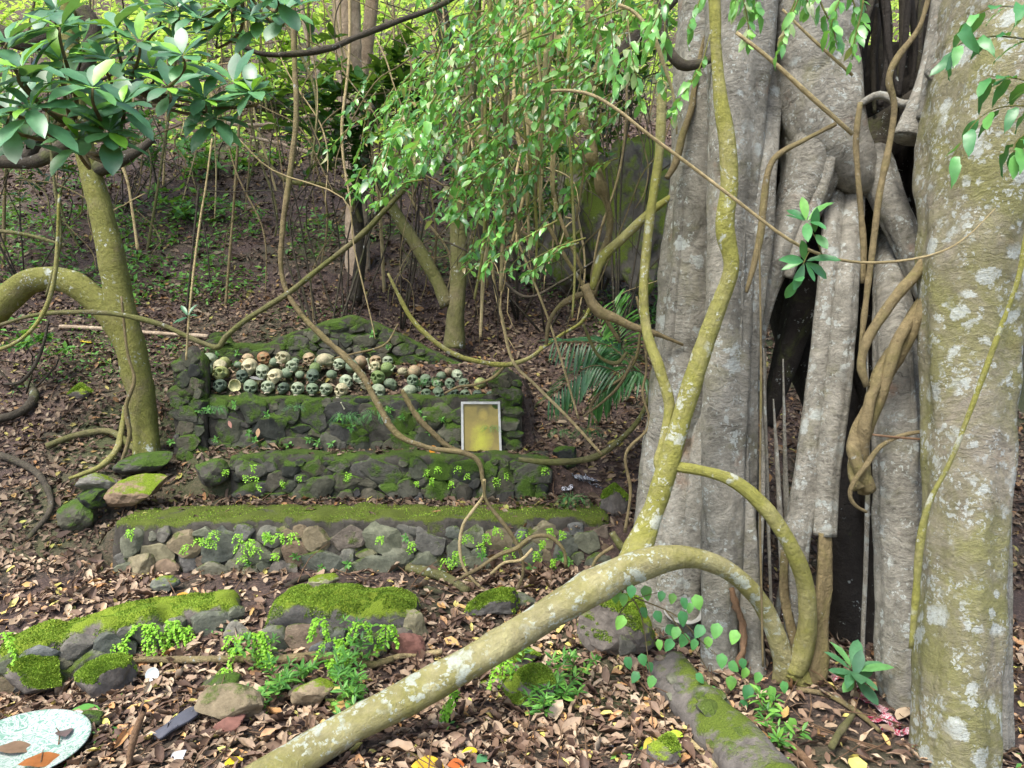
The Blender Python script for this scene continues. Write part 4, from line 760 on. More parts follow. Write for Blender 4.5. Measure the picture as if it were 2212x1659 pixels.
def disc(name, c, r, mat, label, cat, tilt=(0, 0), rim=.0, prof=None, parent=None, n=48):
    prof = prof or [(0, 0), (.62, 0), (.72, .03), (.94, .13), (1, .14), (.98, .155), (.93, .145), (.7, .05), (.6, .02), (0, .02)]
    V = []; a = np.linspace(0, 2*math.pi, n, endpoint=False)
    for pr, pz in prof: V.append(np.stack([np.cos(a)*pr*r, np.sin(a)*pr*r, np.full(n, pz*r)], -1))
    V = np.array(V).reshape(-1, 3); i = np.arange(len(prof)-1)[:, None]; j = np.arange(n)[None]; k = (j+1) % n
    q = np.stack([i*n+j, i*n+k, (i+1)*n+k, (i+1)*n+j], -1).reshape(-1, 4)
    cx_, sx_ = math.cos(tilt[0]), math.sin(tilt[0]); cy_, sy_ = math.cos(tilt[1]), math.sin(tilt[1])
    V = np.column_stack([V[:, 0], V[:, 1]*cx_-V[:, 2]*sx_, V[:, 1]*sx_+V[:, 2]*cx_]); V = np.column_stack([V[:, 0]*cy_+V[:, 2]*sy_, V[:, 1], -V[:, 0]*sy_+V[:, 2]*cy_])
    o = obj(name, V+np.array(c), [q], mat); return tag(o, label, cat)
disc('tin_dish', W(*zA(1110, 745), 6.98), .062, m, 'small dull tin dish wedged between skulls left of the liana', 'dish', (.1, .2))

# ---------------------------------------------------------------- framed picture leaning on the middle ledge
fr = empty('framed_picture', W(1040, 972, 6.68), 'water-stained yellow portrait print in a white frame leaning on the skull wall', 'picture')
p0, p1, p2, p3 = W(997, 974, 6.66), W(1084, 976, 6.66), W(1080, 868, 6.74), W(996, 868, 6.74)
def quadbox(name, a, b, c, d, off0, off1, mat, N=None):
    n = np.cross(b-a, d-a); n = n/np.linalg.norm(n); V = [q+n*off0 for q in (a, b, c, d)]+[q+n*off1 for q in (a, b, c, d)]
    return obj(name, np.array(V), [np.array([(0, 3, 2, 1), (4, 5, 6, 7), (0, 1, 5, 4), (1, 2, 6, 5), (2, 3, 7, 6), (3, 0, 4, 7)])], mat, fr, smooth=False)
def bl(u, v): return (p0*(1-u)+p1*u)*(1-v)+(p3*(1-u)+p2*u)*v
M['frame'] = plain('white_frame_paint', (.4, .41, .39), .6, .45, 22)
fw = .058
for a_, b_, c_, d_ in (((0, 0), (fw, 0), (fw, 1-fw*.85), (0, 1)), ((1-fw, 0), (1, 0), (1, 1), (1-fw, 1-fw*.85)), ((0, 1), (fw, 1-fw*.85), (1-fw, 1-fw*.85), (1, 1))):
    quadbox('frame_bar', bl(*a_), bl(*b_), bl(*c_), bl(*d_), .002, .022, M['frame'])
m, nt, p = newmat('faded_print'); co = coords(nt)
sp = nd(nt, 'ShaderNodeSeparateXYZ', {0: co})
def gauss(cx, cz, rx, rz):
    a = math_(nt, 'POWER', math_(nt, 'DIVIDE', math_(nt, 'SUBTRACT', sp.outputs[0], cx), rx), 2); b = math_(nt, 'POWER', math_(nt, 'DIVIDE', math_(nt, 'SUBTRACT', sp.outputs[2], cz), rz), 2)
    return ramp(nt, math_(nt, 'ADD', math_(nt, 'ADD', math_(nt, 'ABSOLUTE', a), math_(nt, 'ABSOLUTE', b)), math_(nt, 'MULTIPLY', noise(nt, co, 14, 4), .9)), [(.35, 1), (1, 0)])
col = mix(nt, noise(nt, co, 9, 6, .7), (.12, .095, .02), (.30, .235, .05))
col = mix(nt, gauss(0.0, .08, .15, .27), col, (.36, .36, .03)); col = mix(nt, gauss(.015, .36, .10, .10), col, (.07, .06, .02)); col = mix(nt, gauss(.015, .325, .07, .09), col, (.32, .25, .05))
col = mix(nt, ramp(nt, noise(nt, co, 16, 5, .7), [(.58, 0), (.75, .8)]), col, (.12, .11, .03))
col = mix(nt, ramp(nt, noise(nt, co, 90, 3), [(.62, 0), (.68, .7)]), col, (.13, .10, .03))
nt.links.new(col, p.inputs['Base Color']); p.inputs['Roughness'].default_value = .5
quadbox('print', bl(fw, 0), bl(1-fw, 0), bl(1-fw, 1-fw*.85), bl(fw, 1-fw*.85), 0, .006, m)

# ---------------------------------------------------------------- small things on the ground
m, nt, p = newmat('green_enamel'); co = coords(nt)
v = nd(nt, 'ShaderNodeTexNoise', {'Vector': coords(nt, 'Object', (1, 1, 1)), 'Scale': 17, 'Detail': 3, 'Roughness': .6, 'Distortion': 3.2}).outputs[0]
nt.links.new(ramp(nt, v, [(.40, (.13, .25, .19)), (.46, (.36, .40, .38)), (.53, (.4, .43, .41)), (.6, (.16, .29, .22))]), p.inputs['Base Color']); p.inputs['Roughness'].default_value = .22
g = G(55, 1652); disc('enamel_plate', g+np.array([-.02, .0, .06]), .305, m, 'large green and white enamel plate with dead leaves at the bottom left corner', 'plate', (.06, .02), n=72)
g2 = G(1588, 1345, 3); disc('white_bowl', W(1475, 1338, 4.62), .125, plain('white_enamel', (.4, .4, .36), .35, .15, 25), 'white bowl of rubbish sitting between the root columns', 'bowl', (.25, 0), prof=[(0, 0), (.5, .02), (.8, .2), (1, .45), (.99, .48), (.95, .45), (.75, .24), (.45, .07), (0, .06)])
# sandal sole
def outline(pts, h, mat, name, label, cat, frame, sm=8):
    C = crom(np.vstack([pts, pts[:1]]), sm)[:-1]; n = len(C); o_, ex, ey, ez = frame
    P = lambda z, s=1.: o_+(C[:, 0]*s)[:, None]*ex+(C[:, 1]*s)[:, None]*ey+z*ez
    V = np.vstack([P(0), P(h*.8), P(h, .96), [o_+ez*h*1.0], [o_]]); j = np.arange(n); k = (j+1) % n
    q = np.vstack([np.stack([a*n+j, a*n+k, (a+1)*n+k, (a+1)*n+j], -1) for a in (0, 1)]); t = np.vstack([np.stack([2*n+j, 2*n+k, np.full(n, 3*n)], -1), np.stack([k, j, np.full(n, 3*n+1)], -1)])
    o = obj(name, V, [q, t], mat); return tag(o, label, cat)
ga, gb = G(335, 1612), G(428, 1560); ex = nrm(gb-ga)+np.array([0, 0, .12]); ex = nrm(ex); ez = nrm(np.array([0, -.15, 1.])); ey = np.cross(ez, ex)
rub = plain('grey_rubber', (.075, .078, .095), .6, .2, 30)
fl = outline([(-.13, .0, 0), (-.11, .034, 0), (-.04, .036, 0), (.05, .045, 0), (.115, .038, 0), (.135, 0, 0), (.11, -.04, 0), (.04, -.046, 0), (-.04, -.03, 0), (-.11, -.032, 0)], .016, rub, 'flip_flop', 'worn grey rubber sandal sole without straps beside the pale slab', 'sandal', ((ga+gb)/2+np.array([0, 0, .045]), ex, ey, ez))
for a, b in ((-.02, .026), (-.02, -.026), (.095, 0)):
    V, f = ICO[2]; c = (ga+gb)/2+np.array([0, 0, .045])+ex*a+ey*b+ez*.017; obj('plug', V*np.array([.007, .007, .004])+c, [f], rub, fl)
liana('brown stick bound with string standing up from the litter beside the enamel plate', [(268, 1800, 11), (278, 1660, 11), (288, 1600, 12), (308, 1540, 9)], 3.3, 'brownstick', name='stick', cat='stick', step=.03)
def gl(label, L, mat, name='stick', cat='stick', h=.02, **k):
    P = [G(a, b)+np.array([0, 0, h+(q[3] if len(q) > 3 else 0) if False else h]) for a, b, *q in [(x[0], x[1], x[2]) for x in L]]; r = [x[2]/F*p_[1] for x, p_ in zip(L, P)]
    V, f, uv, _ = tube_data(P, r, 10, .03, (), .14, 14, len(label)); return tag(obj(name, V, f, M[mat], uv=uv, base=P[0]), label, cat)
gl('tan root running along the foot of the long mossy block', [(290, 1440, 7), (400, 1442, 8), (480, 1440, 8), (600, 1440, 10), (680, 1432, 11), (745, 1436, 11), (800, 1452, 9), (850, 1440, 5)], 'vine', 'root', 'root', .04)
gl('thin pale root forking off right of the long mossy block', [(800, 1450, 4), (850, 1437, 6), (900, 1428, 6), (955, 1424, 5)], 'tan', 'root', 'root', .04)
gl('pale curved stick beside the clear plastic lid', [(335, 1478, 4), (360, 1462, 5), (400, 1454, 4)], 'tan', h=.02)
gl('mossy grey log end lying below the lower wall', [(880, 1238, 10), (925, 1248, 12), (965, 1262, 12), (1010, 1290, 9)], 'mossy', 'log', 'log', .04)
gl('dark curved root in the leaves beneath the log end', [(900, 1262, 5), (940, 1285, 6), (1000, 1292, 5)], 'darkbark', 'root', 'root')
gl('long pole of pale rotten wood lying on the left hillside', [(130, 716, 4), (230, 722, 4), (340, 732, 4), (450, 738, 4)], 'palebark', h=.06)
gl('mossy short stick standing in bare soil by the fig tree', [(1795, 1640, 8), (1815, 1605, 8), (1842, 1568, 6)], 'mossy', h=.06)
gl('long exposed root lying in the soil right of the kerb', [(1620, 1560, 9), (1680, 1600, 10), (1740, 1650, 10), (1790, 1720, 10)], 'brownstick', 'root', 'root', .02)
gl('thin root crossing the bare soil before the hollow', [(1720, 1498, 6), (1790, 1510, 6), (1850, 1545, 6), (1900, 1590, 5)], 'vine', 'root', 'root', .02)
gl('dark bent branch lying on leaves at the far left', [(-20, 930, 9), (50, 905, 10), (75, 870, 9), (60, 845, 6)], 'darkbark', 'branch', 'branch', .08)
gl('dark root creeping through leaves at the left edge', [(-30, 985, 8), (40, 1010, 8), (90, 1045, 7), (110, 1110, 6), (60, 1180, 6)], 'darkbark', 'root', 'root', .05)
gl('mossy root trailing from the foot of the curved tree', [(100, 980, 6), (170, 955, 7), (240, 950, 7), (290, 985, 7), (330, 1000, 6)], 'mossy', 'root', 'root', .07)
gl('pair of green vines trailing down from the curved tree foot', [(270, 900, 4), (262, 960, 6), (250, 1000, 7), (215, 1035, 6), (150, 1060, 4)], 'yellow', 'root', 'vine', .1)
liana('tangled green vine hugging the left side of the curved tree', [(262, 640, 3), (275, 760, 4), (290, 820, 5), (272, 880, 6), (280, 940, 6), (262, 1000, 5)], 6.5, 'vine')
gl('brown stick lying across the litter below the leafy weeds', [(690, 1650, 3), (760, 1600, 4), (800, 1580, 4), (850, 1575, 3)], 'brownstick')
gl('broken tan twigs lying left of the kerb', [(1480, 1600, 5), (1540, 1660, 6), (1580, 1720, 5)], 'tan')
gl('charred white-tipped stick beside the pointed green stone', [(618, 1272, 4), (640, 1262, 7), (668, 1254, 7)], 'darkbark')
# clear lid, plastic bits, wrappers
disc('clear_disc', G(330, 1475)+np.array([0, 0, .05]), .04, plain('cloudy_plastic', (.42, .46, .45), .2, .1, 40), 'round cloudy plastic lid leaning by the tan root', 'lid', (1.1, .2))
disc('plastic_cup', G(165, 1580)+np.array([0, 0, .02]), .055, plain('clear_plastic', (.5, .5, .52), .15, .2, 40), 'crushed clear plastic cup behind the enamel plate', 'cup', (.5, .1), prof=[(0, 0), (.7, 0), (.85, .6), (1, 1.1), (.97, 1.1), (.82, .6), (.66, .05), (0, .05)])
def sheet(name, label, cat, g, w_, h_, mat, seed, tilt=.3, yaw=0., amp=.02, res=12):
    u = np.linspace(-.5, .5, res); U, V_ = np.meshgrid(u, u); P = np.stack([U*w_, V_*h_, U*0], -1)
    z = amp*fbm(P*1.0+seed, 12, seed, 3); P[..., 2] = z+np.abs(z)*.5
    P = P.reshape(-1, 3); c, s = math.cos(yaw), math.sin(yaw); ct, st = math.cos(tilt), math.sin(tilt)
    P = np.column_stack([P[:, 0], P[:, 1]*ct-P[:, 2]*st, P[:, 1]*st+P[:, 2]*ct]); P = np.column_stack([P[:, 0]*c-P[:, 1]*s, P[:, 0]*s+P[:, 1]*c, P[:, 2]])
    Q = P-np.array([0, 0, .0025]); n = res*res; i = np.arange(res-1)[:, None]; j = np.arange(res-1)[None]; q = np.stack([i*res+j, i*res+j+1, (i+1)*res+j+1, (i+1)*res+j], -1).reshape(-1, 4)
    b = [k for k in range(res)]+[k*res+res-1 for k in range(1, res)]+[(res-1)*res+k for k in range(res-2, -1, -1)]+[k*res for k in range(res-2, 0, -1)]
    e = np.array([(b[k], b[k]+n, b[(k+1) % len(b)]+n, b[(k+1) % len(b)]) for k in range(len(b))])
    return tag(obj(name, np.vstack([P, Q])+g+np.array([0, 0, .02]), [q, q[:, ::-1]+n, e], mat), label, cat)
def chk(name, a, b, sc, red=None):
    m, nt, p = newmat(name); co = coords(nt)
    v = nd(nt, 'ShaderNodeTexNoise', {'Vector': co, 'Scale': sc, 'Detail': 2, 'Distortion': 1.5}).outputs[0]
    nt.links.new(ramp(nt, v, [(.42, a), (.5, b), (.56, a if red is None else red), (.62, b)], 'CONSTANT'), p.inputs['Base Color']); p.inputs['Roughness'].default_value = .4; return m
bw = chk('black_white_plastic', (.03, .03, .035), (.62, .64, .72), 60); rw = chk('red_white_wrapper', (.28, .02, .05), (.42, .36, .36), 45, (.2, .02, .04))
for k, (a, b, s) in enumerate([(1225, 1058, .1), (1248, 1048, .12), (1275, 1042, .12), (1262, 1062, .11), (1290, 1060, .08)]):
    sheet('plastic_wrapper', 'black and white plastic scrap in the pile right of the middle wall', 'wrapper', G(a, b), s, s*.8, bw, 30+k, .5, k*.9, .035).__setitem__('group', 'black and white plastic scraps')
for k, (a, b, s, yw, lb) in enumerate([(1815, 1470, .12, .3, 'red and white crumpled wrapper beneath the broad-leaved seedling'), (1850, 1492, .13, .9, 'red and white wrapper just right of the seedling foot'), (1880, 1530, .15, -1, 'long twisted red wrapper along the pale root foot'), (1905, 1565, .15, -.8, 'torn red and white wrapper near the right column'), (1935, 1590, .12, -.6, 'last red wrapper scrap against the right column')]):
    sheet('wrapper', lb, 'wrapper', G(a, b), s*1.2, s*.34, rw, 60+k, .25, yw, .03)
pw = plain('dull_white_plastic', (.55, .55, .56), .4, .2, 50)
for k, (a, b, lb) in enumerate([(385, 1645, 'white plastic scrap below the grey sandal'), (270, 1415, 'tiny white scrap on the leaves above the slanting rubble wall'), (292, 1590, 'white plastic shred left of the sandal'), (1310, 1615, 'small white plastic scrap in the litter between trunk and kerb'), (1702, 1330, 'white scrap lodged at the fork of the looping branch')]):
    sheet('plastic_scrap', lb, 'litter', G(a, b) if k < 4 else W(a, b, 4.3), .07, .05, pw, 80+k, .2, k, .02, 8)

# ---------------------------------------------------------------- leaf litter
def litter(N, xr, yr, smin, smax, seed, mat, hi=False, cond=None):
    r = np.random.default_rng(seed); x = r.uniform(*xr, N); y = yr[0]+(yr[1]-yr[0])*r.random(N)
    if cond is not None:
        k = cond(x, y, r); x, y = x[k], y[k]; N = len(x)
    e = .04; z = gz(x, y); n = nrm(np.stack([-(gz(x+e, y)-z)/e, -(gz(x, y+e)-z)/e, np.ones(N)], -1))
    n = nrm(np.clip(n, -1.5, 1.5)+r.normal(0, .36, (N, 3)))
    a = r.uniform(0, 2*math.pi, N); ax = np.stack([np.cos(a), np.sin(a), np.zeros(N)], -1); ax = nrm(ax-n*(ax*n).sum(-1, keepdims=True))
    s = smin+(smax-smin)*r.random(N)**1.4; s = s*(1+.5*(r.random(N) > .95)); sc = np.stack([s*r.uniform(.7, 1.25, N), s, s*r.uniform(.3, 1.6, N)], -1)
    pos = np.stack([x, y, z+r.uniform(.003, .03, N)], -1)-ax*s[:, None]*.5
    R = frames(ax, n); h = N//2; rn = r.random(N)**1.15*.93; rn[r.random(N) > .975] = .97
    rn[r.random(N) > .993] = 1
    A = scatter(*LIT, pos[:h], R[:h], sc[:h], rn[:h]); B_ = scatter(*CURL, pos[h:], R[h:], sc[h:], rn[h:])
    return merge([A, B_]) if False else (np.vstack([A[0], B_[0]]), A[1]+[f+len(A[0]) for f in B_[1]], np.concatenate([A[3], B_[3]]))
def clear_soil(x, y, r):               # barer soil in front of the lower wall and at the fig foot
    P = np.stack([x, y, x*0], -1); k = r.random(len(x))
    g_ = G(55, 1652); plate = (x-g_[0]+.02)**2+(y-g_[1])**2 < .3**2; k = np.where(plate, 2, k)
    bare = ((x > -2.6) & (x < -.5) & (y > 4.9) & (y < 5.6)); bare2 = (x > 1.35) & (y < 4.4)
    return k < np.where(bare, .22, np.where(bare2, .3, .62+.38*(vnoise(P, 1.7, 4) > -.35)))
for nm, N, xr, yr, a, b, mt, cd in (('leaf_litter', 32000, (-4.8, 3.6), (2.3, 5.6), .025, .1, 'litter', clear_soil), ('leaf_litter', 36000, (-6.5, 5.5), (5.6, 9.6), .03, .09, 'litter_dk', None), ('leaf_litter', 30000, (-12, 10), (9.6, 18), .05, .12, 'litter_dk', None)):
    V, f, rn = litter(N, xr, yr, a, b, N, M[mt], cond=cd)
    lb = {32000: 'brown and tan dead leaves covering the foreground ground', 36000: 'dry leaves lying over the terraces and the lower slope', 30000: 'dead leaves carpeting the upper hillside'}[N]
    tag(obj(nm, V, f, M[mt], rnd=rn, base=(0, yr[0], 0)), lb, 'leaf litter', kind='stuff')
r = np.random.default_rng(5); parts = []
for k in range(1700):
    y = 2.4+r.random()**.8*9; x = r.uniform(-.62, .6)*y*1.2; g = np.array([x, y, float(gz(x, y))+.02]); L = r.uniform(.08, .4); a = r.uniform(0, math.pi)
    d = np.array([math.cos(a), math.sin(a), r.normal(0, .12)+.25*math.sin(a)])*L; c = g+d*.5+r.normal(0, .02, 3)
    V, f, uv, _ = tube_data([g, c, g+d], [.004, .0035, .002], 4, .2, (), 0, cap=False); parts.append((V, f, uv, 0.))
V, f, uv, _ = merge(parts); tag(obj('fallen_twigs', V, f, M['brownstick'], uv=uv), 'thin brown twigs scattered through the dead leaves', 'twigs', kind='stuff')
# notable single leaves
def oneleaf(label, p_, size, c, ax, up, tpl=BIG, wd=1.2, curl=1.):
    V, f, _, rn = scatter(*tpl, np.array([p_]), frames(np.array([ax], float), np.array([up], float)), np.array([[size*wd, size, size*curl]]), np.zeros(1))
    key = 'single_'+'_'.join(str(round(q*100)) for q in c)
    if key not in M: M[key] = leafmat('fallen_leaf', [(0, c), (1, c)], .5, .15, .4, c)
    tag(obj('fallen_leaf', V, f, M[key], rnd=rn), label, 'leaf')
YL, OR, TN, GN = (.62, .48, .03), (.50, .17, .02), (.4, .26, .16), (.10, .3, .05)
def gleaf(label, px, py, wpx, c, ang=0., **k):
    g = G(px, py); oneleaf(label, g+np.array([-math.cos(ang)*wpx/F*g[1]/2, -math.sin(ang)*wpx/F*g[1]/2, .035]), wpx/F*g[1], c, (math.cos(ang), math.sin(ang), .06), (0, -.35, 1), **k)
gleaf('bright yellow torn leaf above the enamel plate', 178, 1575, 52, YL, .1, wd=1.9)
gleaf('long green leaf lying left of the bright yellow torn leaf', 75, 1588, 62, (.1, .26, .16), 0); gleaf('curled green leaf behind the yellow torn leaf', 185, 1547, 60, GN, .35)
gleaf('orange-brown leaf right of the thick leaning trunk, on the litter', 925, 1672, 78, (.62, .40, .03), .1, wd=1.5); gleaf('rust orange leaf to the right of the yellow one at the bottom', 985, 1668, 40, (.45, .12, .03), .3, wd=1.8)
gleaf('green oval leaf right of the leaning trunk near the bottom', 1043, 1655, 42, (.08, .24, .1), .9, wd=1.6); gleaf('large yellow leaf near the little weeds left of the kerb', 1412, 1625, 66, (.5, .42, .06), .6, wd=1.5)
gleaf('yellow-green leaf curled beside the weeds left of the kerb', 1460, 1602, 40, (.4, .55, .05), .1); gleaf('big pale brown leaf cluster left of the kerb', 1440, 1680, 90, TN, .1, wd=1.8)
gleaf('pointed yellow leaf at the bottom edge below the sandal', 505, 1660, 50, YL, .9); gleaf('yellow leaf near the middle of the bottom edge', 1015, 1640, 40, YL, .4)
gleaf('orange leaf in the soil below the ferny part of the lower wall', 608, 1312, 26, (.45, .22, .05), 0, wd=1.6); gleaf('small orange leaf at the foot of the small upright stone', 395, 1296, 26, (.6, .3, .04), 0, wd=1.5)
gleaf('pale yellow-green leaf on the litter right of the heart loop', 1285, 1285, 32, (.45, .5, .12), .4, wd=1.7); gleaf('large reddish leaf by the heart-leaved vine', 1555, 1440, 60, (.33, .14, .09), .2, wd=2)
gleaf('brown upright leaf standing left of the leafy weeds', 552, 1465, 40, (.35, .19, .10), 1.4, wd=1.5)
gleaf('yellow leaf on the hillside behind the curved tree', 185, 745, 26, YL, 0, wd=1.5); gleaf('pale yellow leaf standing below the fallen pole', 222, 790, 26, (.6, .5, .14), 1.3, wd=1.6)
gleaf('cream heart-shaped leaf on the slope left of the middle wall', 422, 1118, 32, (.5, .42, .3), .2, wd=2)
oneleaf('orange leaf standing on the ledge left of the framed picture', W(938, 985, 6.58), .1, (.55, .22, .015), (-.15, .05, 1), (0, -1, 0), wd=1.9, curl=.3)
oneleaf('tan leaf stuck on the mossy skull wall', W(556, 945, 6.68), .085, (.45, .28, .15), (.1, .05, 1), (0, -1, 0), wd=1.1, curl=.3)
oneleaf('pinkish dead leaf on the mossy wall left of the tan one', W(500, 925, 6.68), .075, (.4, .2, .15), (-.4, .05, 1), (0, -1, 0), wd=1.1, curl=.3)
for k, (a, b, an) in enumerate([(-8, -.1, .3), (.1, .08, 2.2), (.18, -.06, .4)]):
    c = np.array(W(55, 1652, 3.48)); gg = G(55, 1652)+np.array([[-.14, -.02, .085], [.15, .08, .095], [.06, -.14, .085]][k])
    oneleaf(['brown dead leaf lying in the enamel plate at left', 'grey-brown leaf inside the right rim of the enamel plate', 'glossy orange-brown leaf at the front of the enamel plate'][k], gg, [.17, .12, .2][k], [(.2, .13, .08), (.12, .085, .08), (.3, .11, .03)][k], (math.cos(an), math.sin(an), .05), (0, 0, 1), wd=1.6)
# ---------------------------------------------------------------- foliage
def unit(r, n): return nrm(r.normal(size=(n, 3)))
def rosette(c, d, n, size, r, open_=1.15, young=0, tpl=BIG, var=.3, wd=1.):
    """leaves radiating from c around direction d"""
    d = nrm(np.array(d, float)); t = np.cross(d, (.3, .1, 1.) if abs(d[2]) < .9 else (1., 0, 0)); t = nrm(t); b = np.cross(d, t)
    a = np.arange(n)*2.4+r.uniform(0, 6); o = open_*(1-.35*np.arange(n)/n)+r.normal(0, .12, n)
    ax = np.cos(o)[:, None]*d+np.sin(o)[:, None]*(np.cos(a)[:, None]*t+np.sin(a)[:, None]*b)
    up = np.array([0, 0, 1.])*.8+d*.9+r.normal(0, .15, (n, 3)); s = size*r.uniform(1-var, 1+var*.5, n)
    rn = r.uniform(0, .8, n)
    if young: rn[-young:] = r.uniform(.86, .97, young); s[-young:] *= .8
    return scatter(*tpl, np.repeat(c[None], n, 0)+ax*size*.06, frames(ax, up), np.stack([s*wd*r.uniform(.85, 1.15, n), s, s*r.uniform(.3, 1.5, n)], -1), rn)
def leafalong(C, n, size, r, tpl=MID, drp=.5, t0=.1, var=.3, rn0=(0, 1), wd=1., pet=.15):
    """alternate leaves along the polyline C"""
    k = np.linspace(t0, .999, n)*(len(C)-1); i = k.astype(int); f = (k-i)[:, None]; P = C[i]*(1-f)+C[np.minimum(i+1, len(C)-1)]*f
    T = nrm(C[np.minimum(i+1, len(C)-1)]-C[i]); sd = nrm(np.cross(T, np.array([0, 0, 1.])+.01)); sgn = np.where(np.arange(n) % 2 == 0, 1, -1)[:, None]
    ax = nrm(T*r.uniform(.2, .8, (n, 1))+sd*sgn*r.uniform(.5, 1, (n, 1))+np.array([0, 0, -1])*drp*r.uniform(.3, 1.2, (n, 1))+r.normal(0, .22, (n, 3)))
    up = np.array([0, -.25, 1.])+r.normal(0, .35, (n, 3)); s = size*r.uniform(1-var, 1+var, n)
    return scatter(*tpl, P+ax*s[:, None]*pet, frames(ax, up), np.stack([s*wd, s, s*r.uniform(.2, 1.6, n)], -1), r.uniform(rn0[0], rn0[1], n))
def tw(P, r0, r1, sides=5, step=.06, seed=0):
    return tube_data(P, np.linspace(r0, r1, len(P)), sides, step, (), .08, 10, seed)
def plant(name, label, cat, twigs, leaves, lmat, tmat='vine', group=None, base=None, lname='leaves'):
    V, f, _, rn = merge(leaves)
    b = base if base is not None else V[V[:, 2].argmin()]
    root = empty(name, b, label, cat, group)
    if twigs:
        v, q, uv, _ = merge(twigs); obj('stem', v, q, M[tmat], root, uv=uv)
    obj(lname, V, f, M[lmat], root, rnd=rn); return root

# large glossy leaves at the upper left
r = np.random.default_rng(21)
def bigbranch(label, hub, spots, Y, size, nl=9, seed=1, young=2, mat='bigleaf', tm='vine'):
    r = np.random.default_rng(seed); tws, lv = [], []; h = W(*hub, Y+.25)
    for q in spots:
        px, py = q[:2]; y = Y+(q[2] if len(q) > 2 else r.uniform(-.25, .3)); c = W(px, py, y); d = np.array([r.uniform(-.4, .4), -.95+r.uniform(-.3, .3), .75])
        m = (h+c)/2+np.array([r.uniform(-.05, .05), .05, -.08]); tws.append(tw([h, m, c-np.array([0, 0, .06]), c], .012, .004, 6, .04))
        lv.append(rosette(c, d, nl+r.integers(-1, 3), size*(y/Y), r, 1.35, young))
        lv.append(rosette(c-np.array([0, 0, .03]), d, 3, size*1.1, r, 1.75, 0))
    return plant('broadleaf_branch', label, 'branch', tws, lv, mat, tm)
bigbranch('branch of large glossy leaves filling the upper left corner', (160, 260), [(45, 150), (130, 60), (65, 235, -.2), (130, 130), (15, 90), (200, 190), (120, 20), (20, 250, .2), (-30, 180)], 3.0, .175, seed=3)
bigbranch('cluster of large drooping leaves hanging before the curved tree trunk', (180, 330), [(235, 285, -.1), (170, 300), (215, 245), (265, 225)], 3.1, .155, seed=4)
bigbranch('spray of large leaves reaching right from the upper left corner', (250, 170), [(330, 150), (365, 190), (420, 165), (300, 90), (250, 60), (395, 120), (230, 130), (440, 215, .1), (505, 180), (545, 200, .1)], 3.4, .155, 9, 5)
bigbranch('single rosette of broad leaves hanging right of the left branches', (455, 200), [(462, 255)], 3.6, .17, 8, 8, 0)
bigbranch('rosettes of dark broad leaves at the top edge left of the centre', (520, -40), [(430, 40, .3), (500, 20, .2), (560, 45), (600, -10), (610, 30, .1), (470, 80, .4), (380, 20, .3)], 3.8, .17, 9, 6, 0)
bigbranch('dark leafy branch behind the large glossy leaves', (150, 200), [(60, 300), (10, 200), (180, 90), (340, 40), (110, 200)], 4.6, .19, 8, 7, 0, 'darkleaf', 'darkbark')
r = np.random.default_rng(77); plant('leaf_rosette', 'four dark leaves at the lower end of the straight tan vine', 'leaves', [], [rosette(W(406, 684, 5.75), (0, -.6, .5), 5, .13, r, 1.3, 0, BIG, .2, .7)], 'bigleaf')

# climbers in the middle
WAVY = leaf_hi(.2, .25, .4, 5, .05, .45)
r = np.random.default_rng(31)
groups = [('bright leafy climber hanging at the top centre', 4.4, [(1090, 60, 190, 80, 13)]), ('pale green leafy climber left of the knotty liana', 4.8, [(1180, 230, 80, 100, 7), (1230, 330, 50, 70, 3), (1250, 120, 60, 80, 4)]),
 ('leafy climber drooping to the left below the top centre foliage', 4.5, [(1015, 170, 150, 80, 12)]), ('bright spray of foliage over the forked mossy tree', 4.6, [(930, 265, 110, 60, 9)]),
 ('lowest dense spray of foliage over the forked tree', 4.7, [(1015, 350, 120, 60, 9), (1060, 430, 70, 40, 5)]), ('leafy sprays before the dead tree', 5.6, [(840, 330, 90, 75, 8), (800, 410, 50, 40, 4)]),
 ('small leaves hanging left of the pale canes', 4.5, [(975, 455, 50, 40, 4), (1030, 560, 60, 30, 4), (1150, 575, 40, 25, 2)])]
for lb, Y, bl_ in groups:
    tws, lv = [], []
    for (cx, cy, rx, ry, n) in bl_:
        for k in range(n*2):
            ex_ = cx+r.normal()*rx*.6; ey_ = cy+r.normal()*ry*.6; y = Y+r.uniform(-.5, .7); dx, dy = r.uniform(30, 170), r.uniform(50, 150)
            P = [W(ex_+dx, ey_-dy, y), W(ex_+dx*.6, ey_-dy*.7+r.uniform(-15, 15), y), W(ex_+dx*.25, ey_-dy*.2, y+r.uniform(-.1, .1)), W(ex_, ey_+10, y-.05)]
            C = crom(P, 8); tws.append(tw(P, .006, .002, 4, .12)); lv.append(leafalong(C, int(r.integers(14, 24)), .062*(y/4.5)*r.uniform(.7, 1.2), r, MID if k % 2 else WAVY, .22, .1, .4, rn0=(0, 1), wd=r.uniform(.8, 1.15)))
    plant('leafy_climber', lb, 'climber', tws, lv, 'climber', 'yellow')
groups = [('leafy twigs hanging from the top edge left of the fig stem', 3.3, [(1395, 110), (1430, 190), (1360, 150), (1455, 255), (1490, 70), (1330, 190), (1410, 50), (1385, 230)], .066),
          ('leafy twigs dangling over the top of the fig tree', 2.7, [(1640, 30), (1700, 55), (1750, 30), (1810, 105), (1855, 60), (1620, 90), (1840, 130), (1590, 10), (1690, 100), (1795, 60)], .054)]
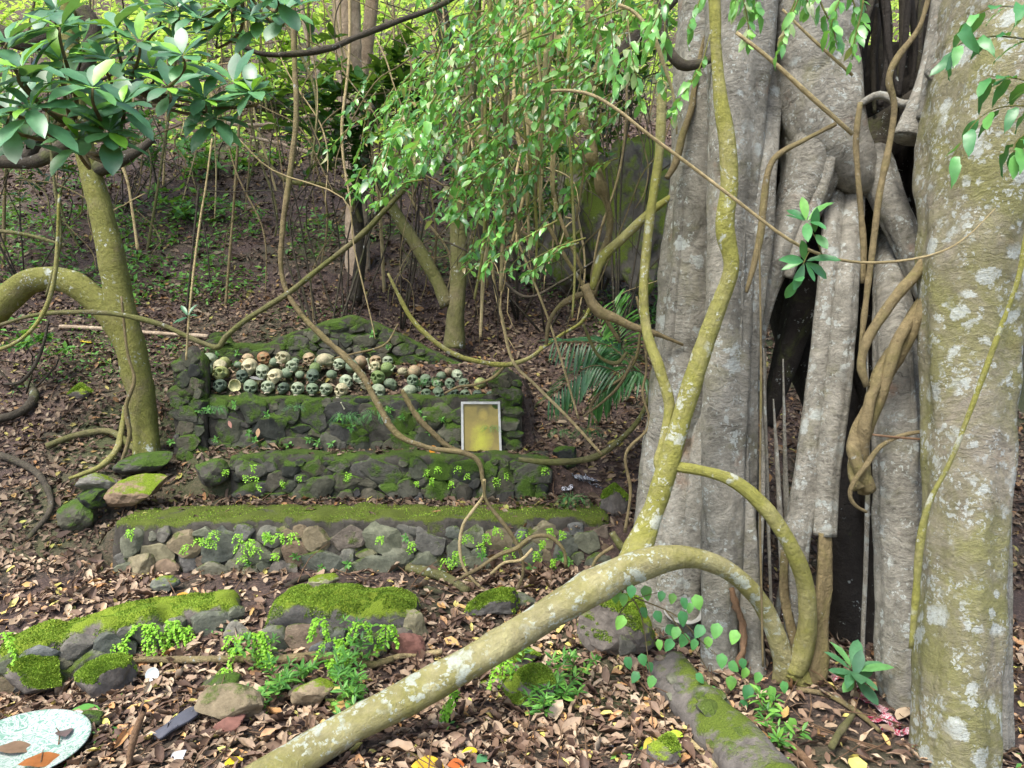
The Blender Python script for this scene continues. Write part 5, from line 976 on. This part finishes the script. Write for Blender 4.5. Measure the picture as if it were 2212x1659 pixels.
for lb, Y, ends, sz in groups:
    tws, lv = [], []
    for ex_, ey_ in ends:
        y = Y+r.uniform(-.2, .2); dx = r.uniform(-60, 90); P = [W(ex_+dx, ey_-190, y), W(ex_+dx*.7, ey_-110, y), W(ex_+dx*.2, ey_-45, y), W(ex_, ey_, y)]
        tws.append(tw(P, .004, .0015, 5, .05)); lv.append(leafalong(crom(P, 8), 15, sz, r, WAVY, .3, rn0=(.3, .98), t0=.2))
    plant('leafy_climber', lb, 'climber', tws, lv, 'climber', 'yellow')
tws, lv = [], []
WAVY = leaf_hi(.2, .2, .5, 6, .06, .45)
for L in ([(2260, 90), (2150, 78), (2080, 92), (2062, 110)], [(2260, 20), (2150, 15), (2080, 50)], [(2260, 190), (2200, 170), (2140, 165)], [(2260, 230), (2170, 230), (2110, 260), (2060, 335)], [(2260, 260), (2200, 300), (2190, 330)]):
    P = [W(a, b, 2.2) for a, b in L]; tws.append(tw(P, .003, .0012, 5, .03)); lv.append(leafalong(crom(P, 10), 8, .075, r, WAVY, .6, .1, .2, (.2, .8), pet=.1))
plant('wavy_leaf_vine', 'vine with wavy blue-green leaves hanging in from the upper right edge', 'vine', tws, lv, 'heart', 'yellow')
r = np.random.default_rng(41)
plant('leafy_twig', 'small twig of light leaves sprouting above the arching thin twig', 'twig', [tw([W(1775, 550, 2.88), W(1765, 520, 2.86), W(1745, 485, 2.85)], .003, .0015)], [rosette(W(1742, 480, 2.85), (-.2, -.6, .5), 6, .11, r, 1.3, 1, wd=.8), rosette(W(1760, 505, 2.85), (-.3, -.6, .1), 2, .09, r, 1.2, 0)], 'heart', 'yellow')
plant('leafy_twig', 'darker leafy twig hanging below the arching thin twig', 'twig', [tw([W(1750, 540, 2.9), W(1735, 570, 2.88), W(1730, 595, 2.88)], .003, .0015)], [rosette(W(1738, 565, 2.88), (0, -.6, -.2), 7, .105, r, 1.4, 0, wd=.8), rosette(W(1722, 600, 2.88), (0, -.5, -1), 2, .08, r, .9, 0)], 'heart', 'yellow')

# shrubs on the hillside
def shrub(label, px, py, rx, ry, Y, n, size, mat, seed, name='shrub', group=None, tm='darkbark', nl=7):
    r = np.random.default_rng(seed); c = W(px, py, Y); x, y = c[0], Y; base = np.array([x, y, float(gz(x, y))]); tws, lv = [], []; sx, sz = rx/F*Y, ry/F*Y
    for k in range(n):
        e = c+r.normal(0, .5, 3)*np.array([sx, min(sx, 1.0), sz]); m = base*.35+e*.65+r.normal(0, .1, 3)
        if k % 9 == 0: m = base*.5+e*.5+np.array([r.normal(0, .25), 0, .1]); tws.append(tw([base+(m-base)*.1, m, (m+e)/2+r.normal(0, .12, 3), e], .012, .003, 4, .3))
        d = np.array([r.normal(0, .4), -.3+r.normal(0, .3), .8]); lv.append(rosette(e, d, nl, size, r, 1.3, 0, MID, .35, .9))
    return plant(name, label, 'shrub', tws, lv, mat, tm, group, base=base)
shrub('dark green shrub in front of the barkless dead tree', 690, 215, 150, 90, 8.0, 60, .2, 'darkleaf', 51)
shrub('dark shrub around the foot of the dead tree', 740, 330, 100, 90, 8.4, 45, .17, 'darkleaf', 52)
shrub('dark leafy shrub right of the dead tree top', 860, 180, 70, 90, 8.5, 40, .19, 'darkleaf', 53)
shrub('mid green shrub behind the hanging climbers', 1120, 330, 190, 130, 8.8, 70, .17, 'darkleaf', 54)
shrub('green shrub at the top of the cliff', 1300, 180, 110, 110, 9.4, 60, .18, 'darkleaf', 55)
shrub('dense small-leaved shrub left of the cliff top', 1340, 70, 130, 90, 8.2, 60, .15, 'climber', 56)
shrub('bright green low shrub on the open hillside left of centre', 415, 455, 100, 42, 11.5, 70, .13, 'herb', 57)
shrub('fresh green shrub above the bright low one', 470, 330, 120, 50, 13, 60, .17, 'herb', 58)
shrub('shaded shrub at the left edge of the hillside', 40, 330, 130, 90, 9.5, 60, .15, 'darkleaf', 59)
shrub('shrub behind the curved tree trunk', 260, 300, 130, 80, 11.5, 60, .17, 'herb', 60)
shrub('low weed patch at the left edge near the bowed limb', 50, 740, 80, 45, 7.6, 26, .1, 'herb', 61)
shrub('dark bush beside the cliff foot', 1180, 440, 60, 60, 8.6, 26, .12, 'darkleaf', 62)
k = 0
for (px, py, rx, ry, Y, n) in [(600, 60, 130, 90, 17, 80), (480, 100, 120, 80, 20, 70), (820, 60, 130, 100, 19, 80), (980, 90, 130, 90, 18, 70), (300, 130, 160, 90, 19, 80), (60, 60, 150, 90, 19, 70), (700, 190, 110, 60, 21, 60), (560, 180, 110, 60, 16, 60), (1150, 60, 150, 90, 20, 70), (150, 230, 160, 60, 18, 60), (380, 30, 130, 80, 24, 60), (660, -20, 130, 70, 26, 60), (2210, 30, 90, 60, 14, 40)]:
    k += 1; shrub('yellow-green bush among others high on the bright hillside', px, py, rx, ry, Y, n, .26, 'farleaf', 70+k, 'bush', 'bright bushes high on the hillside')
def mass(name, label, N, xr, yr, hmax, s0, s1, mat, seed, thr, f=.4, base=0):
    r = np.random.default_rng(seed); x = r.uniform(*xr, N); y = r.uniform(*yr, N); P = np.stack([x, y, x*0], -1); q = fbm(P, f, seed, 3)-np.clip((17-y)*.12, 0, .6)*(mat == 'farleaf')
    k = q > thr; x, y, q = x[k], y[k], q[k]; n = len(x); h = r.random(n)**1.5*hmax*np.clip((q-thr)*2.5, .05, 1)
    ax = unit(r, n)*np.array([1, 1, .5]); up = np.array([0, -.3, 1.])+r.normal(0, .4, (n, 3)); s = r.uniform(s0, s1, n)
    rn = np.clip(r.random(n)*.8+.2*q, 0, 1); V, fc, _, rn = scatter(*LEAF_LO, np.stack([x, y, gz(x, y)+.02+h], -1), frames(ax, up), np.stack([s, s, s], -1), rn)
    tag(obj(name, V, fc, M[mat], rnd=rn, base=(0, yr[0], 0)), label, 'undergrowth', kind='stuff')
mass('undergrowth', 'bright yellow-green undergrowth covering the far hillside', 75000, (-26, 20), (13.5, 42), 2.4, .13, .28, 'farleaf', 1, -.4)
mass('undergrowth', 'patches of green herbs on the middle of the hillside', 46000, (-11, 8), (9.2, 16), .6, .05, .12, 'herb', 2, .2, .7)
mass('undergrowth', 'small seedlings scattered over the lower slope', 12000, (-6, 5), (7.6, 11), .12, .03, .075, 'herb', 3, .28, 1.3)
mass('undergrowth', 'tiny weeds among the foreground leaves', 2600, (-3, 3), (3, 5.4), .05, .02, .045, 'herb', 4, .42, 2.2)

# palms beside the fig
def frond(P, nleaf, ll, r, drp=.4, rn0=(0, .5)):
    C = crom(P, 12); k = np.linspace(.22, .99, nleaf)*(len(C)-1); i = k.astype(int); f = (k-i)[:, None]; Q = C[i]*(1-f)+C[np.minimum(i+1, len(C)-1)]*f; T = nrm(C[np.minimum(i+1, len(C)-1)]-C[i]); out = []
    for s in (-1, 1):
        sd = nrm(np.cross(T, np.array([0, -.7, .7]))); ax = nrm(T*.75+sd*s+np.array([0, 0, -drp])+r.normal(0, .06, (nleaf, 3)))
        sc = ll*np.sin(np.linspace(.5, 2.7, nleaf))**.6*r.uniform(.9, 1.1, nleaf); out.append(scatter(*leaf_hi(.036, .3, .35, 4), Q, frames(ax, np.array([0, -.5, 1.])+r.normal(0, .1, (nleaf, 3))), np.stack([sc, sc, sc], -1), r.uniform(*rn0, nleaf)))
    return out
r = np.random.default_rng(15)
for lb, Ls, rn0 in (('bright young palm frond under the broken branch', [[(1350, 800), (1340, 740), (1325, 650)]], (.8, 1)),
        ('dark palm with fronds arching left beside the fig tree', [[(1375, 800), (1310, 745), (1195, 738)], [(1380, 830), (1280, 790), (1185, 860)], [(1385, 800), (1350, 760), (1290, 770)]], (0, .5)),
        ('green palm fronds drooping at the fig tree foot', [[(1400, 800), (1340, 800), (1275, 880)], [(1410, 830), (1370, 800), (1300, 830)]], (.3, .75))):
    lv, tws = [], []
    for L in Ls: P = [W(a, b, 6.4+r.uniform(-.3, .2)) for a, b in L]; tws.append(tw(P, .006, .003)); lv += frond(P, 22, .3, r, .4, rn0)
    plant('palm_plant', lb, 'palm', tws, lv, 'palm', 'vine', lname='fronds')

# ferns
def lime(px, py, Y, n, L, r, lsz):
    lv, tws = [], []; b = W(px, py, Y)
    for k in range(n):
        a = r.uniform(-1.1, 1.1); P = [b, b+np.array([math.sin(a)*L*.35, -.035, L*.12]), b+np.array([math.sin(a)*L*.75, -.06, -L*.28]), b+np.array([math.sin(a)*L*.9, -.06, -L*.85])]
        C = crom(P, 6); m_ = max(8, int(L/lsz*3.6)); lv.append(leafalong(C, m_, lsz, r, FAN, .25, .12, .25, (0, 1), .8, .2)); lv.append(leafalong(C+r.normal(0, lsz*.35, 3), m_, lsz, r, FAN, .25, .3, .25, (0, 1), .8, .6))
        tws.append(tw(P, .0012, .0008, 3, .05))
    return tws, lv
zC = lambda x, y: ((150+x/3.16)/1.085, (1020+y/3.16)/1.085); zD = lambda x, y: ((800+x/3.16)/1.085, (1020+y/3.16)/1.085)
zE = lambda x, y: (x/3.16/1.085, (1350+y/3.16)/1.085); zF = lambda x, y: ((500+x/3.16)/1.085, (1350+y/3.16)/1.085)
r = np.random.default_rng(19)
for lst, Y, L, sz, n, lb, grp in (
   ([zC(*q) for q in [(495, 700), (930, 810), (1020, 760), (1130, 710), (1120, 780), (1310, 730), (1390, 770), (1340, 790), (1490, 720), (1550, 740), (1610, 730), (1700, 725), (1440, 830), (1340, 885), (1580, 870)]]+[zD(*q) for q in [(300, 745), (520, 790), (860, 860), (880, 890), (780, 915), (940, 735), (1070, 730), (1040, 800), (1145, 680), (1350, 710), (1490, 780), (1630, 710), (1580, 915), (1540, 690), (1440, 860), (1240, 835)]], 5.52, .055, .016, 3, 'small lime-green fern tuft on the face of the lower terrace wall', 'lime ferns on the lower terrace wall'),
   ([zC(*q) for q in [(1220, 255), (1400, 220), (1340, 295), (1420, 300), (1440, 365), (1610, 335), (1750, 305), (2130, 285)]]+[zD(*q) for q in [(75, 285), (650, 258), (715, 230), (680, 315), (560, 340), (860, 232), (820, 338), (940, 285), (1145, 318), (1215, 280), (1500, 240)]], 6.34, .045, .016, 2, 'tiny lime-green fern on the face of the middle terrace wall', 'lime ferns on the middle terrace wall')):
    for (px, py) in lst:
        t_, l_ = lime(px, py, Y, n, L*r.uniform(.7, 1.3), r, sz); plant('lime_fern', lb, 'fern', [], l_, 'fernlime', 'vine', grp)
for (px, py), Y, L, n, lb in ((zE(1100, 380), 4.5, .23, 6, 'largest lime fern hanging from the slanting rubble wall'), (zE(1270, 350), 4.55, .17, 5, 'lime fern with a curled tip right of the largest one'), (zE(1370, 380), 4.6, .12, 4, 'lime fern frond near the mossy right end of the slanting wall'),
        (zE(890, 500), 4.45, .1, 3, 'small lime fern left of the largest hanging one'), (zE(30, 430), 4.05, .14, 3, 'thin lime fern at the far left edge'), (zE(1720, 440), 4.5, .07, 3, 'small flat fern left of the long mossy block'),
        (zE(1750, 530), 4.45, .1, 3, 'narrow lime fern trailing beside the long mossy block'), (zE(1900, 450), 4.38, .26, 7, 'long lime fern cascading down the left end of the long mossy block'),
        (zF(800, 320), 4.36, .11, 5, 'yellow-lime fern on the front of the long mossy block'), (zF(1100, 350), 4.36, .1, 4, 'arched lime fern right of centre on the long mossy block'), (zF(1290, 370), 4.38, .12, 4, 'lime fern by the right end of the long mossy block'),
        (zF(900, 480), 4.33, .14, 7, 'bushy lime fern low in the middle of the long mossy block'), (zF(860, 620), 4.2, .08, 4, 'little fern above the tan root'), (zF(1840, 860), 3.75, .12, 4, 'lime fern hanging below the leaning trunk'),
        (zF(2160, 640), 4.0, .12, 4, 'lime fern beside the mossy boulder under the trunk'), (zE(1690, 690), 4.2, .09, 4, 'fern tuft beneath the brown upright leaf')):
    t_, l_ = lime(px, py, Y, n, L, r, .019); plant('lime_fern', lb, 'fern', t_, l_, 'fernlime', 'vine')
for (px, py, Y, n, L, lb) in ((750, 925, 6.72, 4, .17, 'dark green fern on the skull wall left of the thick liana'), (812, 922, 6.72, 4, .18, 'dark green fern on the skull wall behind the thick liana'), (690, 1005, 6.7, 3, .14, 'fern at the foot of the skull wall'), (470, 905, 6.72, 4, .12, 'green fern on the left part of the skull wall'), (640, 900, 6.72, 3, .1, 'small fern under the front row of skulls'),
        (930, 845, 6.9, 4, .13, 'fern growing between skulls left of the ledge end'), (1000, 850, 7.2, 3, .12, 'fern at the foot of the peaked wall, right side'), (945, 840, 7.3, 4, .15, 'fern against the peaked wall above the skulls'), (1060, 855, 7.2, 3, .12, 'fern above the framed picture'), (1060, 945, 6.7, 3, .1, 'fern just left of the framed picture'), (1270, 955, 6.6, 4, .16, 'fern in the leaves right of the end pier'), (1235, 1100, 6.0, 4, .16, 'drooping fern above the black and white scraps'), (1210, 955, 6.6, 3, .12, 'fern leaning on the foot of the end pier')):
    lv = []; b = W(px, py-18, Y)
    for k in range(n):
        a = (k/(max(1, n-1))-.5)*2.4+r.normal(0, .15); P = [b, b+np.array([math.sin(a)*L*.5, -.04, L*.3]), b+np.array([math.sin(a)*L, -.08, -L*.1])]; lv += frond(P, 12, L*.33, r, .1, (0, 1))
    plant('fern', lb, 'fern', [], lv, 'fern')
for k in range(46):                        # little wall plants
    Y, y0_, y1_ = [(6.74, 870, 965), (6.74, 870, 965), (7.35, 720, 800), (5.55, 1150, 1230)][k % 4]; px = r.uniform(360, 980) if k % 4 != 3 else r.uniform(240, 1280); py = r.uniform(y0_, y1_)
    l_ = rosette(W(px, py, Y), (r.normal(0, .3), -1, .3), 6, .045, r, 1.2, 0, MID, .3); plant('wall_weed', 'tiny green weed rooted in a joint of the mossy walls', 'weed', [], [l_], 'herb', 'vine', 'tiny weeds on the walls')
# leafy weeds in front
for (px, py, n, hh, lb) in ((560, 1540, 6, .14, 'low leafy weed left of the green tilted slab'), (600, 1505, 7, .17, 'leafy weed with narrow leaves above the green tilted slab'), (560, 1450, 4, .2, 'tall narrow-leaved weed before the left end of the long block'), (640, 1490, 5, .12, 'dark narrow-leaved weed in front of the tan root'),
        (735, 1530, 5, .16, 'narrow-leaved weed right of the green slab'), (778, 1520, 6, .2, 'leafy weed right of the middle of the front row'), (780, 1450, 7, .27, 'tallest leafy weed growing against the long mossy block'), (745, 1480, 5, .2, 'leafy weed behind the right weed clump'), (760, 1590, 4, .12, 'low weed in front of the right weed clump'),
        (1185, 1490, 5, .15, 'leafy weed between the mossy boulders and the large boulder'), (1215, 1520, 5, .13, 'weed in the litter right of the mossy boulders'), (1170, 1560, 6, .12, 'weed patch below the mossy boulders'), (1245, 1470, 4, .13, 'narrow-leaved weed left of the large boulder'), (1125, 1470, 3, .14, 'seedling with blue-green leaves under the leaning trunk'),
        (1690, 1630, 5, .14, 'weed growing over the kerb edge near the bare soil'), (1655, 1560, 4, .12, 'small weed between kerb and fig roots'), (1630, 1690, 4, .12, 'weed at the bottom edge right of the kerb')):
    g = G(px, py); tws, lv = [], []
    for k in range(n):
        a = r.uniform(0, 6.28); sp_ = r.uniform(.2, .8)*hh; h_ = hh*r.uniform(.6, 1.15); P = [g+np.array([r.normal(0, .03), r.normal(0, .03), -.01]), g+np.array([math.cos(a)*sp_*.4, math.sin(a)*sp_*.4, h_*.6]), g+np.array([math.cos(a)*sp_, math.sin(a)*sp_, h_])]
        tws.append(tw(P, .002, .0012, 4, .05)); lv.append(leafalong(crom(P, 6), 8, .062, r, LANCE, -.05, .15, .3, (.2, 1), 1.1, .05)); lv.append(rosette(P[-1], (0, -.3, 1), 5, .055, r, 1.1, 0, LANCE))
    plant('weed', lb, 'weed', tws, lv, 'herb', 'vine')
# heart-leaved vine at the fig foot
tws, lv = [], []
for q in [(1365, 1285), (1345, 1302), (1392, 1285), (1330, 1290), (1385, 1332), (1346, 1350), (1430, 1297), (1455, 1302), (1472, 1312), (1490, 1322), (1502, 1305), (1470, 1340), (1440, 1370), (1480, 1388), (1520, 1372), (1552, 1367), (1592, 1382), (1420, 1402), (1450, 1400), (1385, 1432), (1400, 1450), (1380, 1472), (1410, 1480), (1560, 1432), (1572, 1452), (1602, 1442), (1612, 1462), (1640, 1472), (1502, 1477), (1540, 1502), (1662, 1502), (1690, 1492), (1600, 1532), (1642, 1562), (1680, 1602), (1705, 1572), (1530, 1395), (1500, 1400), (1465, 1375), (1620, 1500), (1580, 1480), (1675, 1540), (1350, 1440), (1415, 1340)]:
    px, py = q; y = 3.95+r.uniform(-.12, .12)-max(0, py-1450)*.0017; c = W(px, py-6, y); ax = np.array([[r.normal(0, .5), -.35, -1.]]); s = r.uniform(.06, .092)
    lv.append(scatter(*HEART, c[None]+np.array([[0, 0, .04]]), frames(ax, np.array([[r.normal(0, .3), -1, .9]])), np.array([[s*.85, s, s]]), r.uniform(.1, 1, 1)))
for L in ([(1350, 1270), (1385, 1330), (1402, 1440), (1412, 1520)], [(1370, 1290), (1460, 1330), (1520, 1390), (1600, 1460), (1680, 1540)], [(1440, 1320), (1500, 1400), (1550, 1480), (1640, 1580)], [(1330, 1340), (1360, 1300), (1420, 1280)]):
    tws.append(tw([W(a, b, 4.0-max(0, b-1450)*.0017) for a, b in L], .004, .002, 5, .04))
plant('heart_leaf_vine', 'heart-leaved creeper scrambling over stones at the fig tree foot', 'creeper', tws, lv, 'heart', 'vine')
plant('broadleaf_seedling', 'broad-leaved seedling growing in front of the dark hollow', 'plant', [tw([G(1850, 1500), W(1845, 1460, 3.95)], .008, .006)], [rosette(W(1842, 1450, 3.93), (.0, -.45, 1), 9, .19, r, 1.25, 0, BIG, .25, .8), rosette(W(1845, 1465, 3.9), (.1, -.6, .4), 5, .15, r, 1.5, 0)], 'bigleaf')
# unseen tree crowns above the frame, added to shade terraces and fig
r = np.random.default_rng(91)
def crown(label, N, xr, yr, zr, s, seed):
    r = np.random.default_rng(seed); P = np.stack([r.uniform(*xr, N), r.uniform(*yr, N), r.uniform(*zr, N)], -1); k = fbm(P, .55, seed, 2) > -.22; P = P[k]; n = len(P)
    V, f, _, rn = scatter(*LEAF_LO, P, frames(unit(r, n), np.array([0, 0, 1.])+r.normal(0, .5, (n, 3))), np.full((n, 3), s)*r.uniform(.7, 1.2, (n, 1)), r.random(n))
    tag(obj('shade_canopy', V, f, M['added_canopy'], rnd=rn), label, 'tree crown', kind='stuff')
crown('unseen leafy roof of tree crowns, added to shade the skull terraces', 8500, (-9, 8), (5.8, 12), (7.6, 10), .36, 5)
crown('unseen leafy crown of the fig tree, added for shade', 5000, (.5, 8), (3.4, 9), (6.2, 8.5), .34, 6)
